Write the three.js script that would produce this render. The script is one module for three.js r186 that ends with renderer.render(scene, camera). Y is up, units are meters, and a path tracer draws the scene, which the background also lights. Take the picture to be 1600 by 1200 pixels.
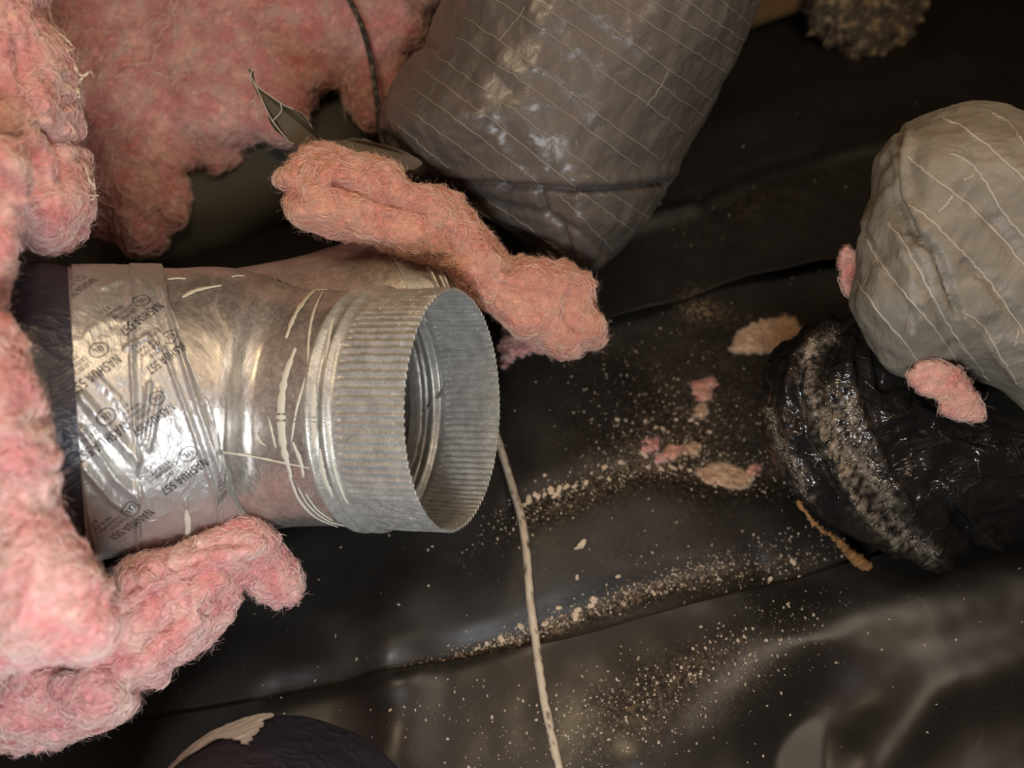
import * as THREE from 'three';
import { mergeGeometries } from 'three/addons/utils/BufferGeometryUtils.js';
import { createNoise3D } from 'simplex-noise';

// ---------------------------------------------------------------- camera, lights, exposure
const scene = new THREE.Scene();
scene.background = new THREE.Color(0x000000);
const FOV = 53, F = 600 / Math.tan(FOV / 2 * Math.PI / 180);
const CAM_H = 0.78, PITCH = 55 * Math.PI / 180;
const camera = new THREE.PerspectiveCamera(FOV, 4 / 3, 0.02, 20);
camera.position.set(0, CAM_H, 0);
camera.rotation.set(-PITCH, 0, 0);
camera.focus = 0.66;
camera.userData.fStop = 3.2;
camera.updateMatrixWorld(true);
scene.add(camera);
const RX = new THREE.Vector3(1, 0, 0), UP = new THREE.Vector3(0, Math.cos(PITCH), -Math.sin(PITCH)), FW = new THREE.Vector3(0, -Math.sin(PITCH), -Math.cos(PITCH));
const W = (x, y, z) => new THREE.Vector3(0, CAM_H, 0).addScaledVector(RX, x).addScaledVector(UP, y).addScaledVector(FW, z);   // right, up, ahead of the viewpoint, in metres

const renderer = new THREE.WebGLRenderer({ antialias: true });
renderer.toneMapping = THREE.LinearToneMapping;
renderer.toneMappingExposure = 1.08;
renderer.shadowMap.enabled = true;

// three lamps that stand outside the frame: a bulb overhead, a cool work lamp at one side, a small warm one at the other
const LAMPS = [
  { name: 'hanging_bulb', label: 'small warm bulb in a dark socket hanging above the ducts', at: W(-0.2, 0.42, 0.06), color: new THREE.Color(1, 0.78, 0.48), cd: 0.42, soft: 3, up: new THREE.Vector3(0, 1, 0) },
  { name: 'work_lamp', label: 'small cool white work lamp beside the heap of pink insulation', at: W(-0.01, -0.27, 0.03), color: new THREE.Color(0.95, 0.965, 1), cd: 1.22, soft: 4, up: UP },
  { name: 'work_lamp', label: 'large warm work lamp hanging above the black wrapped duct', at: W(0.83, 0.737, -0.118), color: new THREE.Color(1, 0.87, 0.68), cd: 1.15, soft: 14, up: UP },
];
for (const l of LAMPS) { const p = new THREE.PointLight(l.color, l.cd, 0, 2); p.position.copy(l.at); p.castShadow = true; p.shadow.radius = l.soft; scene.add(p); }

// ---------------------------------------------------------------- helpers
function rngOf(a) { return () => { a |= 0; a = a + 0x6D2B79F5 | 0; let t = Math.imul(a ^ a >>> 15, 1 | a); t = t + Math.imul(t ^ t >>> 7, 61 | t) ^ t; return ((t ^ t >>> 14) >>> 0) / 4294967296; }; }
const rnd = rngOf(77);
const noise3 = createNoise3D(rngOf(5));
const fbm = (x, y, z, o = 3) => { let s = 0, a = 1, n = 0; for (let i = 0; i < o; i++) { s += a * noise3(x, y, z); n += a; a *= 0.5; x *= 2.03; y *= 2.03; z *= 2.03; } return s / n; };
const ridge = (x, y, z, o = 2) => { let s = 0, a = 1, n = 0; for (let i = 0; i < o; i++) { s += a * (1 - Math.abs(noise3(x, y, z))); n += a; a *= 0.5; x *= 2.1; y *= 2.1; z *= 2.1; } return s / n; };
const lerp = (a, b, t) => a + (b - a) * t, clamp = (v, a = 0, b = 1) => Math.min(b, Math.max(a, v));
const smooth = (a, b, v) => { const t = clamp((v - a) / (b - a)); return t * t * (3 - 2 * t); };
const P = (px, py, z) => W((px - 800) / F * z, -(py - 600) / F * z, z);
const V = (x, y, z) => new THREE.Vector3(x, y, z);
const cs = (p) => { const d = p.clone(); d.y -= CAM_H; return [d.dot(RX), d.dot(UP), d.dot(FW)]; };
const toPx = (p) => { const [x, y, z] = cs(p); return [800 + F * x / z, 600 - F * y / z, z]; };
const groundZ = (py) => CAM_H / (Math.sin(PITCH) + (py - 600) / F * Math.cos(PITCH));
const groundZat = (py, y) => (CAM_H - y) / (Math.sin(PITCH) + (py - 600) / F * Math.cos(PITCH));
const GH = (px, py, y) => { const p = P(px, py, groundZat(py, y)); return [p.x, p.z]; };
const G = (px, py) => { const p = P(px, py, groundZ(py)); return [p.x, p.z]; };
const used = {};
function numbered(n) { if (!(n in used)) { used[n] = 0; return n; } used[n]++; return n + '_' + String(used[n]).padStart(3, '0'); }
function tag(o, label, category, group, kind) { o.userData.label = label; if (category) o.userData.category = category; if (group) o.userData.group = group; if (kind) o.userData.kind = kind; return o; }
function shadows(o) { o.traverse((m) => { if (m.isMesh) { m.castShadow = true; m.receiveShadow = true; } }); return o; }
// parts: [name, geometry or InstancedMesh maker in world coordinates, material, extra]
function thing(name, label, category, group) { const g = new THREE.Group(); g.name = numbered(name); tag(g, label, category, group); g.userData.pending = []; return g; }
function part(parent, name, geo, mat, extra) { const m = new THREE.Mesh(geo, mat); m.name = name; if (extra) Object.assign(m.userData, extra); parent.add(m); return m; }
function place(g) {                                  // move the group's origin to the base of what it holds
  delete g.userData.pending;
  const box = new THREE.Box3();
  g.children.forEach((c) => { if (c.geometry && !c.isInstancedMesh) { c.geometry.computeBoundingBox(); box.union(c.geometry.boundingBox); } });
  const o = V((box.min.x + box.max.x) / 2, box.min.y, (box.min.z + box.max.z) / 2);
  const done = new Set();
  const shift = (c, top) => { if (c.isInstancedMesh) { if (top) c.position.sub(o); } else if (c.geometry && !done.has(c.geometry)) { c.geometry.translate(-o.x, -o.y, -o.z); done.add(c.geometry); } c.children.forEach((k) => shift(k, c.isInstancedMesh ? false : true)); };
  g.children.forEach((c) => shift(c, true));
  g.position.copy(o); scene.add(g); shadows(g); return g;
}
function single(name, geo, mat, label, category, group, kind) { geo.computeBoundingBox(); const b = geo.boundingBox, o = V((b.min.x + b.max.x) / 2, b.min.y, (b.min.z + b.max.z) / 2); geo.translate(-o.x, -o.y, -o.z); const m = new THREE.Mesh(geo, mat); m.name = numbered(name); m.position.copy(o); tag(m, label, category, group, kind); scene.add(m); return shadows(m); }
function geoOf(pos, idx, uv, col) {
  const g = new THREE.BufferGeometry();
  g.setAttribute('position', new THREE.BufferAttribute(pos instanceof Float32Array ? pos : new Float32Array(pos), 3));
  g.setIndex(new THREE.BufferAttribute(idx instanceof Uint32Array ? idx : new Uint32Array(idx), 1));
  if (uv) g.setAttribute('uv', new THREE.BufferAttribute(new Float32Array(uv), 2));
  if (col) g.setAttribute('color', new THREE.BufferAttribute(new Float32Array(col), 3));
  g.computeVertexNormals(); return g;
}
function outward(g) { const p = g.attributes.position.array, ix = g.index.array; let v = 0; const c = [p[0], p[1], p[2]];
  for (let i = 0; i < ix.length; i += 3) { const a = ix[i] * 3, b = ix[i + 1] * 3, d = ix[i + 2] * 3; const ax = p[a] - c[0], ay = p[a + 1] - c[1], az = p[a + 2] - c[2], bx = p[b] - c[0], by = p[b + 1] - c[1], bz = p[b + 2] - c[2], dx = p[d] - c[0], dy = p[d + 1] - c[1], dz = p[d + 2] - c[2]; v += ax * (by * dz - bz * dy) + ay * (bz * dx - bx * dz) + az * (bx * dy - by * dx); }
  if (v < 0) for (let i = 0; i < ix.length; i += 3) { const t = ix[i + 1]; ix[i + 1] = ix[i + 2]; ix[i + 2] = t; }
  g.computeVertexNormals(); return g; }
function catmull(pts, closed, per = 6) { const c = new THREE.CatmullRomCurve3(pts.map((p) => V(p[0], p[1], p[2] || 0)), closed, 'centripetal'); return c.getPoints(pts.length * per).map((p) => [p.x, p.y, p.z]); }
const segd = (x, y, a, b) => { const dx = b[0] - a[0], dy = b[1] - a[1]; const t = clamp(((x - a[0]) * dx + (y - a[1]) * dy) / (dx * dx + dy * dy + 1e-12)); return [Math.hypot(x - a[0] - dx * t, y - a[1] - dy * t), t, Math.sign(dx * (y - a[1]) - dy * (x - a[0]))]; };
const lineDist = (x, y, l) => { let d = 1e9, s = 1, at = 0; for (let i = 0; i + 1 < l.length; i++) { const [e, t, g] = segd(x, y, l[i], l[i + 1]); if (e < d) { d = e; s = g; at = (i + t) / (l.length - 1); } } return [d, s, at]; };
function rasterSD(outline) {                         // signed distance to a closed outline, sampled on a coarse grid
  const o = catmull(outline, true), step = 5; let x0 = 1e9, y0 = 1e9, x1 = -1e9, y1 = -1e9;
  for (const p of o) { x0 = Math.min(x0, p[0]); x1 = Math.max(x1, p[0]); y0 = Math.min(y0, p[1]); y1 = Math.max(y1, p[1]); }
  x0 -= 60; y0 -= 60; x1 += 60; y1 += 60; const nx = Math.ceil((x1 - x0) / step) + 1, ny = Math.ceil((y1 - y0) / step) + 1, g = new Float32Array(nx * ny);
  for (let j = 0; j < ny; j++) for (let i = 0; i < nx; i++) { const x = x0 + i * step, y = y0 + j * step; let d = 1e12, inn = false;
    for (let k = 0, m = o.length - 1; k < o.length; m = k++) { const a = o[m], b = o[k]; const dx = b[0] - a[0], dy = b[1] - a[1]; let t = ((x - a[0]) * dx + (y - a[1]) * dy) / (dx * dx + dy * dy + 1e-9); t = t < 0 ? 0 : t > 1 ? 1 : t; const ex = x - a[0] - dx * t, ey = y - a[1] - dy * t, e = ex * ex + ey * ey; if (e < d) d = e; if ((a[1] > y) !== (b[1] > y) && x < a[0] + (y - a[1]) / (b[1] - a[1]) * dx) inn = !inn; }
    g[j * nx + i] = Math.sqrt(d) * (inn ? -1 : 1); }
  return { box: [x0, y0, x1, y1], sd(x, y) { let u = (x - x0) / step, v = (y - y0) / step, far = 0; if (u < 0) { far = -u * step; u = 0; } if (v < 0) { far = Math.max(far, -v * step); v = 0; } if (u > nx - 1.001) { far = Math.max(far, (u - nx + 1) * step); u = nx - 1.001; } if (v > ny - 1.001) { far = Math.max(far, (v - ny + 1) * step); v = ny - 1.001; }
    const i = u | 0, j = v | 0, a = u - i, b = v - j, k = j * nx + i; return (g[k] * (1 - a) + g[k + 1] * a) * (1 - b) + (g[k + nx] * (1 - a) + g[k + nx + 1] * a) * b + far; } };
}
function nets(f, lo, hi, h) {                        // surface nets over a scalar field in viewpoint-aligned metres; returns world positions
  const n = [0, 1, 2].map((k) => Math.ceil((hi[k] - lo[k]) / h) + 1), [nx, ny, nz] = n, val = new Float32Array(nx * ny * nz);
  let q = 0; for (let k = 0; k < nz; k++) for (let j = 0; j < ny; j++) for (let i = 0; i < nx; i++) val[q++] = f(lo[0] + i * h, lo[1] + j * h, lo[2] + k * h);
  const vid = new Int32Array(nx * ny * nz).fill(-1), pos = [], idx = []; const off = [0, 1, nx, nx + 1, nx * ny, nx * ny + 1, nx * ny + nx, nx * ny + nx + 1];
  const E = [[0, 1], [0, 2], [0, 4], [1, 3], [1, 5], [2, 3], [2, 6], [4, 5], [4, 6], [3, 7], [5, 7], [6, 7]];
  for (let k = 0; k < nz - 1; k++) for (let j = 0; j < ny - 1; j++) for (let i = 0; i < nx - 1; i++) { const b = (k * ny + j) * nx + i; let m = 0; for (let c = 0; c < 8; c++) if (val[b + off[c]] < 0) m |= 1 << c; if (m === 0 || m === 255) continue;
    let x = 0, y = 0, z = 0, c = 0; for (const [s, e] of E) { if (((m >> s) & 1) === ((m >> e) & 1)) continue; const a = val[b + off[s]], d = val[b + off[e]], t = a / (a - d); x += lerp(s & 1, e & 1, t); y += lerp(s >> 1 & 1, e >> 1 & 1, t); z += lerp(s >> 2, e >> 2, t); c++; }
    vid[b] = pos.length / 3; const w = W(lo[0] + (i + x / c) * h, lo[1] + (j + y / c) * h, lo[2] + (k + z / c) * h); pos.push(w.x, w.y, w.z); }
  const st = [1, nx, nx * ny];
  for (let k = 1; k < nz - 1; k++) for (let j = 1; j < ny - 1; j++) for (let i = 1; i < nx - 1; i++) { const b = (k * ny + j) * nx + i, s = val[b] < 0; for (let a = 0; a < 3; a++) { if ((val[b + st[a]] < 0) === s) continue; const u = st[(a + 1) % 3], v = st[(a + 2) % 3]; const A = vid[b], B = vid[b - u], C = vid[b - u - v], D = vid[b - v]; if (A < 0 || B < 0 || C < 0 || D < 0) continue; if (s) idx.push(A, B, C, A, C, D); else idx.push(A, C, B, A, D, C); } }
  return outward(geoOf(pos, idx));
}
const smin = (a, b, k) => { const h = clamp(0.5 + 0.5 * (b - a) / k); return lerp(b, a, h) - k * h * (1 - h); };
// a soft solid: outlines inflated at their own depth and thickness, and tapered capsules, smoothly joined and roughened
function blob({ shapes = [], caps = [], k = 0.012, cell = 0.003, noise = [], disp }) {
  const S = shapes.map((s) => ({ ...s, r: rasterSD(s.o), z: typeof s.z === 'function' ? s.z : () => s.z })); const lo = [1e9, 1e9, 1e9], hi = [-1e9, -1e9, -1e9];
  const grow = (x, y, z) => { [x, y, z].forEach((v, i) => { lo[i] = Math.min(lo[i], v); hi[i] = Math.max(hi[i], v); }); };
  const pad = () => { for (let i = 0; i < 3; i++) { lo[i] -= 0.004; hi[i] += 0.004; } for (const [a] of noise) for (let i = 0; i < 3; i++) { lo[i] -= a; hi[i] += a; } };
  for (const s of S) { const [x0, y0, x1, y1] = s.r.box; for (const x of [x0 + 35, x1 - 35]) for (const y of [y0 + 35, y1 - 35]) for (const e of [-1.15, 1.15]) { const z = s.z(x, y) + e * s.T; grow((x - 800) / F * z, -(y - 600) / F * z, z); } }
  const C = caps.map((c) => c.map(([x, y, z, r]) => [(x - 800) / F * z, -(y - 600) / F * z, z, r])); for (const c of C) for (const [x, y, z, r] of c) { grow(x - r * 1.3, y - r * 1.3, z - r * 1.3); grow(x + r * 1.3, y + r * 1.3, z + r * 1.3); }
  pad();
  const f = (x, y, z) => { let v = 1e9; const px = 800 + F * x / z, py = 600 - F * y / z;
    for (const s of S) { const d = s.r.sd(px, py), w = s.z(px, py), Rm = s.R * w / F, q = Math.max(0, 1 + d / s.R), t = (z - w) / s.T; const e = (Math.sqrt(q * q + t * t) - 1) * Math.min(Rm, s.T); v = v > 1e8 ? e : smin(v, e, k); }
    for (const c of C) for (let i = 0; i + 1 < c.length; i++) { const a = c[i], b = c[i + 1], dx = b[0] - a[0], dy = b[1] - a[1], dz = b[2] - a[2]; const t = clamp(((x - a[0]) * dx + (y - a[1]) * dy + (z - a[2]) * dz) / (dx * dx + dy * dy + dz * dz)); const e = Math.hypot(x - a[0] - dx * t, y - a[1] - dy * t, z - a[2] - dz * t) - lerp(a[3], b[3], t); v = v > 1e8 ? e : smin(v, e, k); }
    if (Math.abs(v) < 0.03) for (const [amp, sc, o = 2] of noise) v += amp * fbm(x / sc, y / sc, z / sc + 7, o); return v; };
  const g = nets(f, lo, hi, cell); if (disp) displace(g, disp); return g;
}
function displace(g, d) { const p = g.attributes.position, nn = g.attributes.normal, v = V(0, 0, 0), n = V(0, 0, 0); for (let i = 0; i < p.count; i++) { v.fromBufferAttribute(p, i); n.fromBufferAttribute(nn, i); const [x, y] = toPx(v); const a = d(x, y, v, n); p.setXYZ(i, v.x + n.x * a, v.y + n.y * a, v.z + n.z * a); } g.computeVertexNormals(); return g; }
function colorize(g, fn) { const p = g.attributes.position, c = new Float32Array(p.count * 3), v = V(0, 0, 0); for (let i = 0; i < p.count; i++) { v.fromBufferAttribute(p, i); const [x, y] = toPx(v); const k = fn(v, x, y); c.set(k, i * 3); } g.setAttribute('color', new THREE.BufferAttribute(c, 3)); return g; }
function tube(pts, r, sides = 10, per = 8, taper) {  // round tube through world points; r number or function of 0..1
  const c = new THREE.CatmullRomCurve3(pts, false, 'centripetal'), n = Math.max(2, pts.length * per), fr = c.computeFrenetFrames(n, false), pos = [], idx = [], uv = []; const L = c.getLength();
  for (let i = 0; i <= n; i++) { const p = c.getPointAt(i / n), R = typeof r === 'function' ? r(i / n) : r; for (let j = 0; j <= sides; j++) { const a = j / sides * Math.PI * 2, q = p.clone().addScaledVector(fr.normals[i], Math.cos(a) * R).addScaledVector(fr.binormals[i], Math.sin(a) * R); pos.push(q.x, q.y, q.z); uv.push(j / sides * 2 * Math.PI * (typeof r === 'number' ? r : 0.01), i / n * L); } }
  for (let i = 0; i < n; i++) for (let j = 0; j < sides; j++) { const a = i * (sides + 1) + j, b = a + sides + 1; idx.push(a, b, a + 1, b, b + 1, a + 1); }
  for (const e of [0, n]) { const m = pos.length / 3, p = c.getPointAt(e / n); pos.push(p.x, p.y, p.z); uv.push(0, 0); for (let j = 0; j < sides; j++) { const a = e * (sides + 1) + j; e ? idx.push(a, m, a + 1) : idx.push(a, a + 1, m); } }
  return outward(geoOf(pos, idx, uv));
}
function sampler(g, rng) { const p = g.attributes.position.array, n = g.attributes.normal.array, ix = g.index.array, cum = new Float64Array(ix.length / 3); let s = 0; const A = V(0, 0, 0), B = V(0, 0, 0), C = V(0, 0, 0), N = V(0, 0, 0), D = V(0, 0, 0);
  for (let t = 0; t < cum.length; t++) { A.fromArray(p, ix[t * 3] * 3); B.fromArray(p, ix[t * 3 + 1] * 3); C.fromArray(p, ix[t * 3 + 2] * 3); N.crossVectors(B.sub(A), C.sub(A)); let w = N.length(); const [x, y] = toPx(A); D.copy(camera.position).sub(A).normalize(); const c = N.dot(D) / (w || 1); if (c < -0.45 || x < -120 || x > 1720 || y < -120 || y > 1320) w = 0; s += w; cum[t] = s; }
  const pick = () => { const r = rng() * s; let a = 0, b = cum.length - 1; while (a < b) { const m = a + b >> 1; if (cum[m] < r) a = m + 1; else b = m; } let u = rng(), v = rng(); if (u + v > 1) { u = 1 - u; v = 1 - v; } const i = [0, 1, 2].map((k) => ix[a * 3 + k] * 3), w = [1 - u - v, u, v]; const P0 = V(0, 0, 0), N0 = V(0, 0, 0); for (let k = 0; k < 3; k++) { P0.addScaledVector(V(p[i[k]], p[i[k] + 1], p[i[k] + 2]), w[k]); N0.addScaledVector(V(n[i[k]], n[i[k] + 1], n[i[k] + 2]), w[k]); } return [P0, N0.normalize()]; };
  pick.area = s / 2; return pick; }

// ---------------------------------------------------------------- textures and materials
function dataTex(n, fn, color, m = n) { const d = new Uint8Array(n * m * 4); for (let j = 0; j < m; j++) for (let i = 0; i < n; i++) { const c = fn(i / n, j / m); const k = (j * n + i) * 4; if (Array.isArray(c)) { d[k] = clamp(c[0]) * 255; d[k + 1] = clamp(c[1]) * 255; d[k + 2] = clamp(c[2]) * 255; } else d[k] = d[k + 1] = d[k + 2] = clamp(c) * 255; d[k + 3] = 255; }
  const t = new THREE.DataTexture(d, n, m); t.wrapS = t.wrapT = THREE.RepeatWrapping; t.magFilter = THREE.LinearFilter; t.minFilter = THREE.LinearMipmapLinearFilter; t.generateMipmaps = true; if (color) t.colorSpace = THREE.SRGBColorSpace; t.needsUpdate = true; return t; }
const tileN = (u, v, f, s = 0, o = 2) => { const R = f / (2 * Math.PI), a = u * 2 * Math.PI, b = v * 2 * Math.PI; return fbm(Math.cos(a) * R + s, Math.sin(a) * R + Math.cos(b) * R * 1.0 + 3.1, Math.sin(b) * R - s, o); };
function crumple(n, cells, seed) {                   // facets with sharp creases, tiling
  const r = rngOf(seed), pts = []; for (let i = 0; i < cells; i++) pts.push([r(), r(), r(), r() * 6.28]);
  return dataTex(n, (u, v) => { let h = 0; const w = u + 0.03 * tileN(u, v, 5, seed), y = v + 0.03 * tileN(u, v, 5, seed + 9); let d1 = 9, d2 = 9, p1 = null; for (const p of pts) { let dx = w - p[0]; dx -= Math.round(dx); let dy = y - p[1]; dy -= Math.round(dy); const d = Math.hypot(dx, dy); if (d < d1) { d2 = d1; d1 = d; p1 = [p, dx, dy]; } else if (d < d2) d2 = d; } h = 0.5 + (Math.cos(p1[0][3]) * p1[1] + Math.sin(p1[0][3]) * p1[2]) * 2.5; return h * 0.6 + 0.25 * (1 - clamp((d2 - d1) * 18)) + 0.1 * tileN(u, v, 40, seed + 2); });
}
const crumpleTex = crumple(512, 90, 3);
const rep = (t, a, b = a) => { const c = t.clone(); c.repeat.set(a, b); c.needsUpdate = true; return c; };
const fineTex = dataTex(512, (u, v) => 0.5 + 0.35 * tileN(u, v, 60, 1, 3));
const spangle = (() => { const r = rngOf(9), pts = []; for (let i = 0; i < 500; i++) pts.push([r(), r(), r()]); const grid = {}; const n = 22; pts.forEach((p) => { const k = Math.floor(p[0] * n) + ',' + Math.floor(p[1] * n); (grid[k] ||= []).push(p); });
  return dataTex(512, (u, v) => { let d = 9, s = 0; const a = Math.floor(u * n), b = Math.floor(v * n); for (let i = -2; i <= 2; i++) for (let j = -2; j <= 2; j++) for (const p of grid[((a + i + n) % n) + ',' + ((b + j + n) % n)] || []) { let dx = u - p[0]; dx -= Math.round(dx); let dy = v - p[1]; dy -= Math.round(dy); const e = dx * dx + dy * dy; if (e < d) { d = e; s = p[2]; } } return 0.5 + (s - 0.5) * 0.5 + 0.25 * tileN(u, v, 70, 4, 2); }); })();
const metalColor = dataTex(512, (u, v) => { const a = tileN(u, v, 9, 2, 4), b = tileN(u, v, 60, 3, 3); const w = 0.78 + 0.1 * a + 0.1 * b; return [w, w * 0.985, w * 0.95]; }, true);
const M = {
  metal: new THREE.MeshStandardMaterial({ color: 0xffffff, metalness: 0.8, roughness: 0.56, map: rep(metalColor, 5), roughnessMap: rep(dataTex(256, (u, v) => 0.72 + 0.28 * tileN(u, v, 20, 6, 3)), 6), bumpMap: rep(spangle, 6), bumpScale: 0.00012, side: THREE.DoubleSide }),
  collar: new THREE.MeshStandardMaterial({ color: new THREE.Color(0.86, 0.89, 0.89), metalness: 0.5, roughness: 0.38, map: rep(metalColor, 7), bumpMap: rep(spangle, 8), bumpScale: 0.0003, side: THREE.DoubleSide }),
  smear: new THREE.MeshStandardMaterial({ color: new THREE.Color(0.62, 0.6, 0.5), roughness: 0.65 }),
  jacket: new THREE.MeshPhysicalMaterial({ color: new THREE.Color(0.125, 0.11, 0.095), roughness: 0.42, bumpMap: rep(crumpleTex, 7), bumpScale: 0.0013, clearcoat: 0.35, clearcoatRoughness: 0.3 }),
  threadDim: new THREE.MeshStandardMaterial({ color: new THREE.Color(0.27, 0.245, 0.2), roughness: 0.6 }),
  thread: new THREE.MeshStandardMaterial({ color: new THREE.Color(0.5, 0.46, 0.38), roughness: 0.6 }),
  liner: new THREE.MeshPhysicalMaterial({ color: 0xffffff, vertexColors: true, roughness: 0.17, bumpMap: rep(crumpleTex, 4), bumpScale: 0.004 }),
  darkJacket: new THREE.MeshStandardMaterial({ color: new THREE.Color(0.028, 0.028, 0.04), roughness: 0.4, bumpMap: rep(crumpleTex, 8), bumpScale: 0.0025 }),
  pink: new THREE.MeshStandardMaterial({ color: 0xffffff, vertexColors: true, roughness: 1 }),
  fibre: new THREE.MeshStandardMaterial({ color: 0xffffff, roughness: 0.9 }),
  cable: new THREE.MeshStandardMaterial({ color: 0xffffff, vertexColors: true, roughness: 0.55 }),
  wire: new THREE.MeshStandardMaterial({ color: 0xffffff, vertexColors: true, roughness: 0.6 }),
  duct: new THREE.MeshStandardMaterial({ color: new THREE.Color(0.075, 0.075, 0.06), roughness: 0.7 }),
  soil: new THREE.MeshStandardMaterial({ color: new THREE.Color(0.12, 0.085, 0.055), roughness: 1 }),
  ceiling: new THREE.MeshStandardMaterial({ color: new THREE.Color(0.62, 0.36, 0.3), roughness: 1 }),
  wall: new THREE.MeshStandardMaterial({ color: new THREE.Color(0.03, 0.028, 0.026), roughness: 0.8 }),
  crumb: new THREE.MeshStandardMaterial({ color: 0xffffff, vertexColors: true, roughness: 0.95 }),
  dust: new THREE.MeshStandardMaterial({ color: 0xffffff, roughness: 0.95 }),
  wood: new THREE.MeshStandardMaterial({ color: new THREE.Color(0.13, 0.075, 0.03), roughness: 0.9, bumpMap: rep(fineTex, 4), bumpScale: 0.003 }),
  bark: new THREE.MeshStandardMaterial({ color: 0xffffff, vertexColors: true, roughness: 0.7 }),
};

// ---------------------------------------------------------------- the crawl space itself
function structure(name, sx, sy, sz, x, y, z, m) { const b = new THREE.Mesh(new THREE.BoxGeometry(sx, sy, sz), m); b.name = name; b.position.set(x, y, z); b.userData.kind = 'structure'; scene.add(b); return shadows(b); }
structure('floor', 4.4, 0.1, 4.8, 0, -0.1, -0.9, M.soil);
structure('ceiling', 4.4, 0.1, 4.8, 0, 1.5, -0.9, M.ceiling);
structure('wall_back', 4.4, 1.7, 0.1, 0, 0.7, -3.25, M.wall);
structure('wall_front', 4.4, 1.7, 0.1, 0, 0.7, 1.45, M.wall);
structure('wall_left', 0.1, 1.7, 4.6, -2.15, 0.7, -0.9, M.wall);
structure('wall_right', 0.1, 1.7, 4.6, 2.15, 0.7, -0.9, M.wall);
function lamp(name, label, at, r, color, up) { const g = thing(name, label, 'lamp'); const body = new THREE.CylinderGeometry(r * 0.7, r * 1.1, r * 1.4, 24); body.translate(0, r * 1.3, 0); const b = new THREE.SphereGeometry(r * 0.8, 24, 16); const q = new THREE.Quaternion().setFromUnitVectors(V(0, 1, 0), up); for (const k of [body, b]) { k.applyQuaternion(q); k.translate(at.x, at.y, at.z); } part(g, 'housing', body, M.wire0); part(g, 'bulb', b, new THREE.MeshStandardMaterial({ color: 0xffffff, emissive: color, emissiveIntensity: 2 })); place(g); }
M.wire0 = new THREE.MeshStandardMaterial({ color: 0x222222, roughness: 0.5 });
for (const l of LAMPS) lamp(l.name, l.label, l.at, 0.01 * l.soft, l.color, l.up);

// ---------------------------------------------------------------- black plastic sheets on the ground
const FOLDS = [                                      // [outline in the photograph traced onto the ground, width m, height m]
  [[[628, 1052], [555, 1062], [430, 1085]], 0.012, -0.007], [[[628, 1052], [615, 980], [640, 930]], 0.03, 0.008], [[[628, 1052], [632, 1120], [620, 1190]], 0.03, 0.009],
  [[[1245, 930], [1310, 1010], [1290, 1090], [1250, 1200]], 0.045, -0.016], [[[1000, 1180], [1150, 1060], [1270, 1010]], 0.05, 0.014], [[[1330, 990], [1450, 960], [1600, 930]], 0.05, 0.014], [[[1340, 1190], [1440, 1090], [1600, 1040]], 0.03, 0.012],
  [[[815, 805], [900, 770], [1000, 742], [1100, 745], [1190, 755]], 0.02, -0.010], [[[860, 830], [960, 770], [1060, 765], [1190, 800]], 0.05, 0.012], [[[1000, 560], [1060, 620], [1100, 700]], 0.06, -0.012], [[[560, 1000], [700, 960], [880, 900]], 0.05, 0.006],
  [[[640, 1040], [780, 1004], [1000, 925], [1180, 890]], 0.014, -0.008],
];
FOLDS.push([[[930, 400], [1080, 345], [1200, 292], [1300, 262], [1400, 240]], 0.012, 0.01], [[[1100, 335], [1180, 300], [1260, 262]], 0.02, -0.008], [[[1050, 250], [1250, 170], [1500, 110]], 0.05, 0.012]);
const foldsG = FOLDS.map(([l, w, h]) => [l.map(([x, y]) => G(x, y)), w, h]);
function groundH(x, z) { let h = 0.012 + 0.008 * fbm(x * 3, 3, z * 3, 1) + 0.0009 * fbm(x * 14, 8, z * 14, 2); for (const [l, w, a] of foldsG) { const [d] = lineDist(x, z, l); h += a * Math.exp(-d * d / (w * w)); } return Math.max(h, 0.0008) + 0.002; }
const onGround = (px, py, up = 0) => { const [x, z] = G(px, py); return V(x, groundH(x, z) + up, z); };
const DUST = [ // [px, py, rx, ry, angle, strength]
  [1060, 690, 110, 70, -0.1, 0.5], [920, 775, 130, 26, -0.42, 0.75], [1130, 745, 90, 30, 0.1, 0.6], [1080, 1060, 150, 50, -0.45, 0.5], [950, 1130, 120, 60, -0.3, 0.3], [960, 945, 160, 16, -0.33, 0.8], [800, 1005, 120, 8, -0.3, 0.45], [1110, 490, 60, 22, 0.2, 0.5], [1180, 890, 120, 22, -0.2, 0.45], [1130, 570, 140, 70, 0, 0.14], [1450, 700, 120, 90, 0, 0.1], [1060, 620, 260, 150, -0.3, 0.22], [1090, 482, 26, 16, 0.4, 0.9], [1000, 870, 220, 70, -0.3, 0.16], [1180, 330, 180, 50, -0.35, 0.3]];
const SX = 2.4, SZ = 2.2, SZ0 = -1.75;
const sheetTex = dataTex(1024, (u, v) => { const x = (u - 0.5) * SX, z = SZ0 + v * SZ, p = toPx(V(x, 0.01, z)); let a = 0.02; if (p[2] > 0.3) for (const [cx, cy, rx, ry, an, st] of DUST) { const dx = p[0] - cx, dy = p[1] - cy, c = Math.cos(an), s = Math.sin(an), e = ((dx * c + dy * s) / rx) ** 2 + ((-dx * s + dy * c) / ry) ** 2; if (e < 5) a += st * Math.exp(-e) ; } const n = 0.5 + 0.5 * fbm(x * 160, 2, z * 160, 3), m = 0.5 + 0.5 * fbm(x * 16, 5, z * 16, 3); a = clamp(a * smooth(0.3, 0.85, n) * (0.5 + m)) * 0.8 + 0.012 * m; return [0.115 + a * 0.55, 0.108 + a * 0.44, 0.096 + a * 0.31]; }, true);
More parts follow.
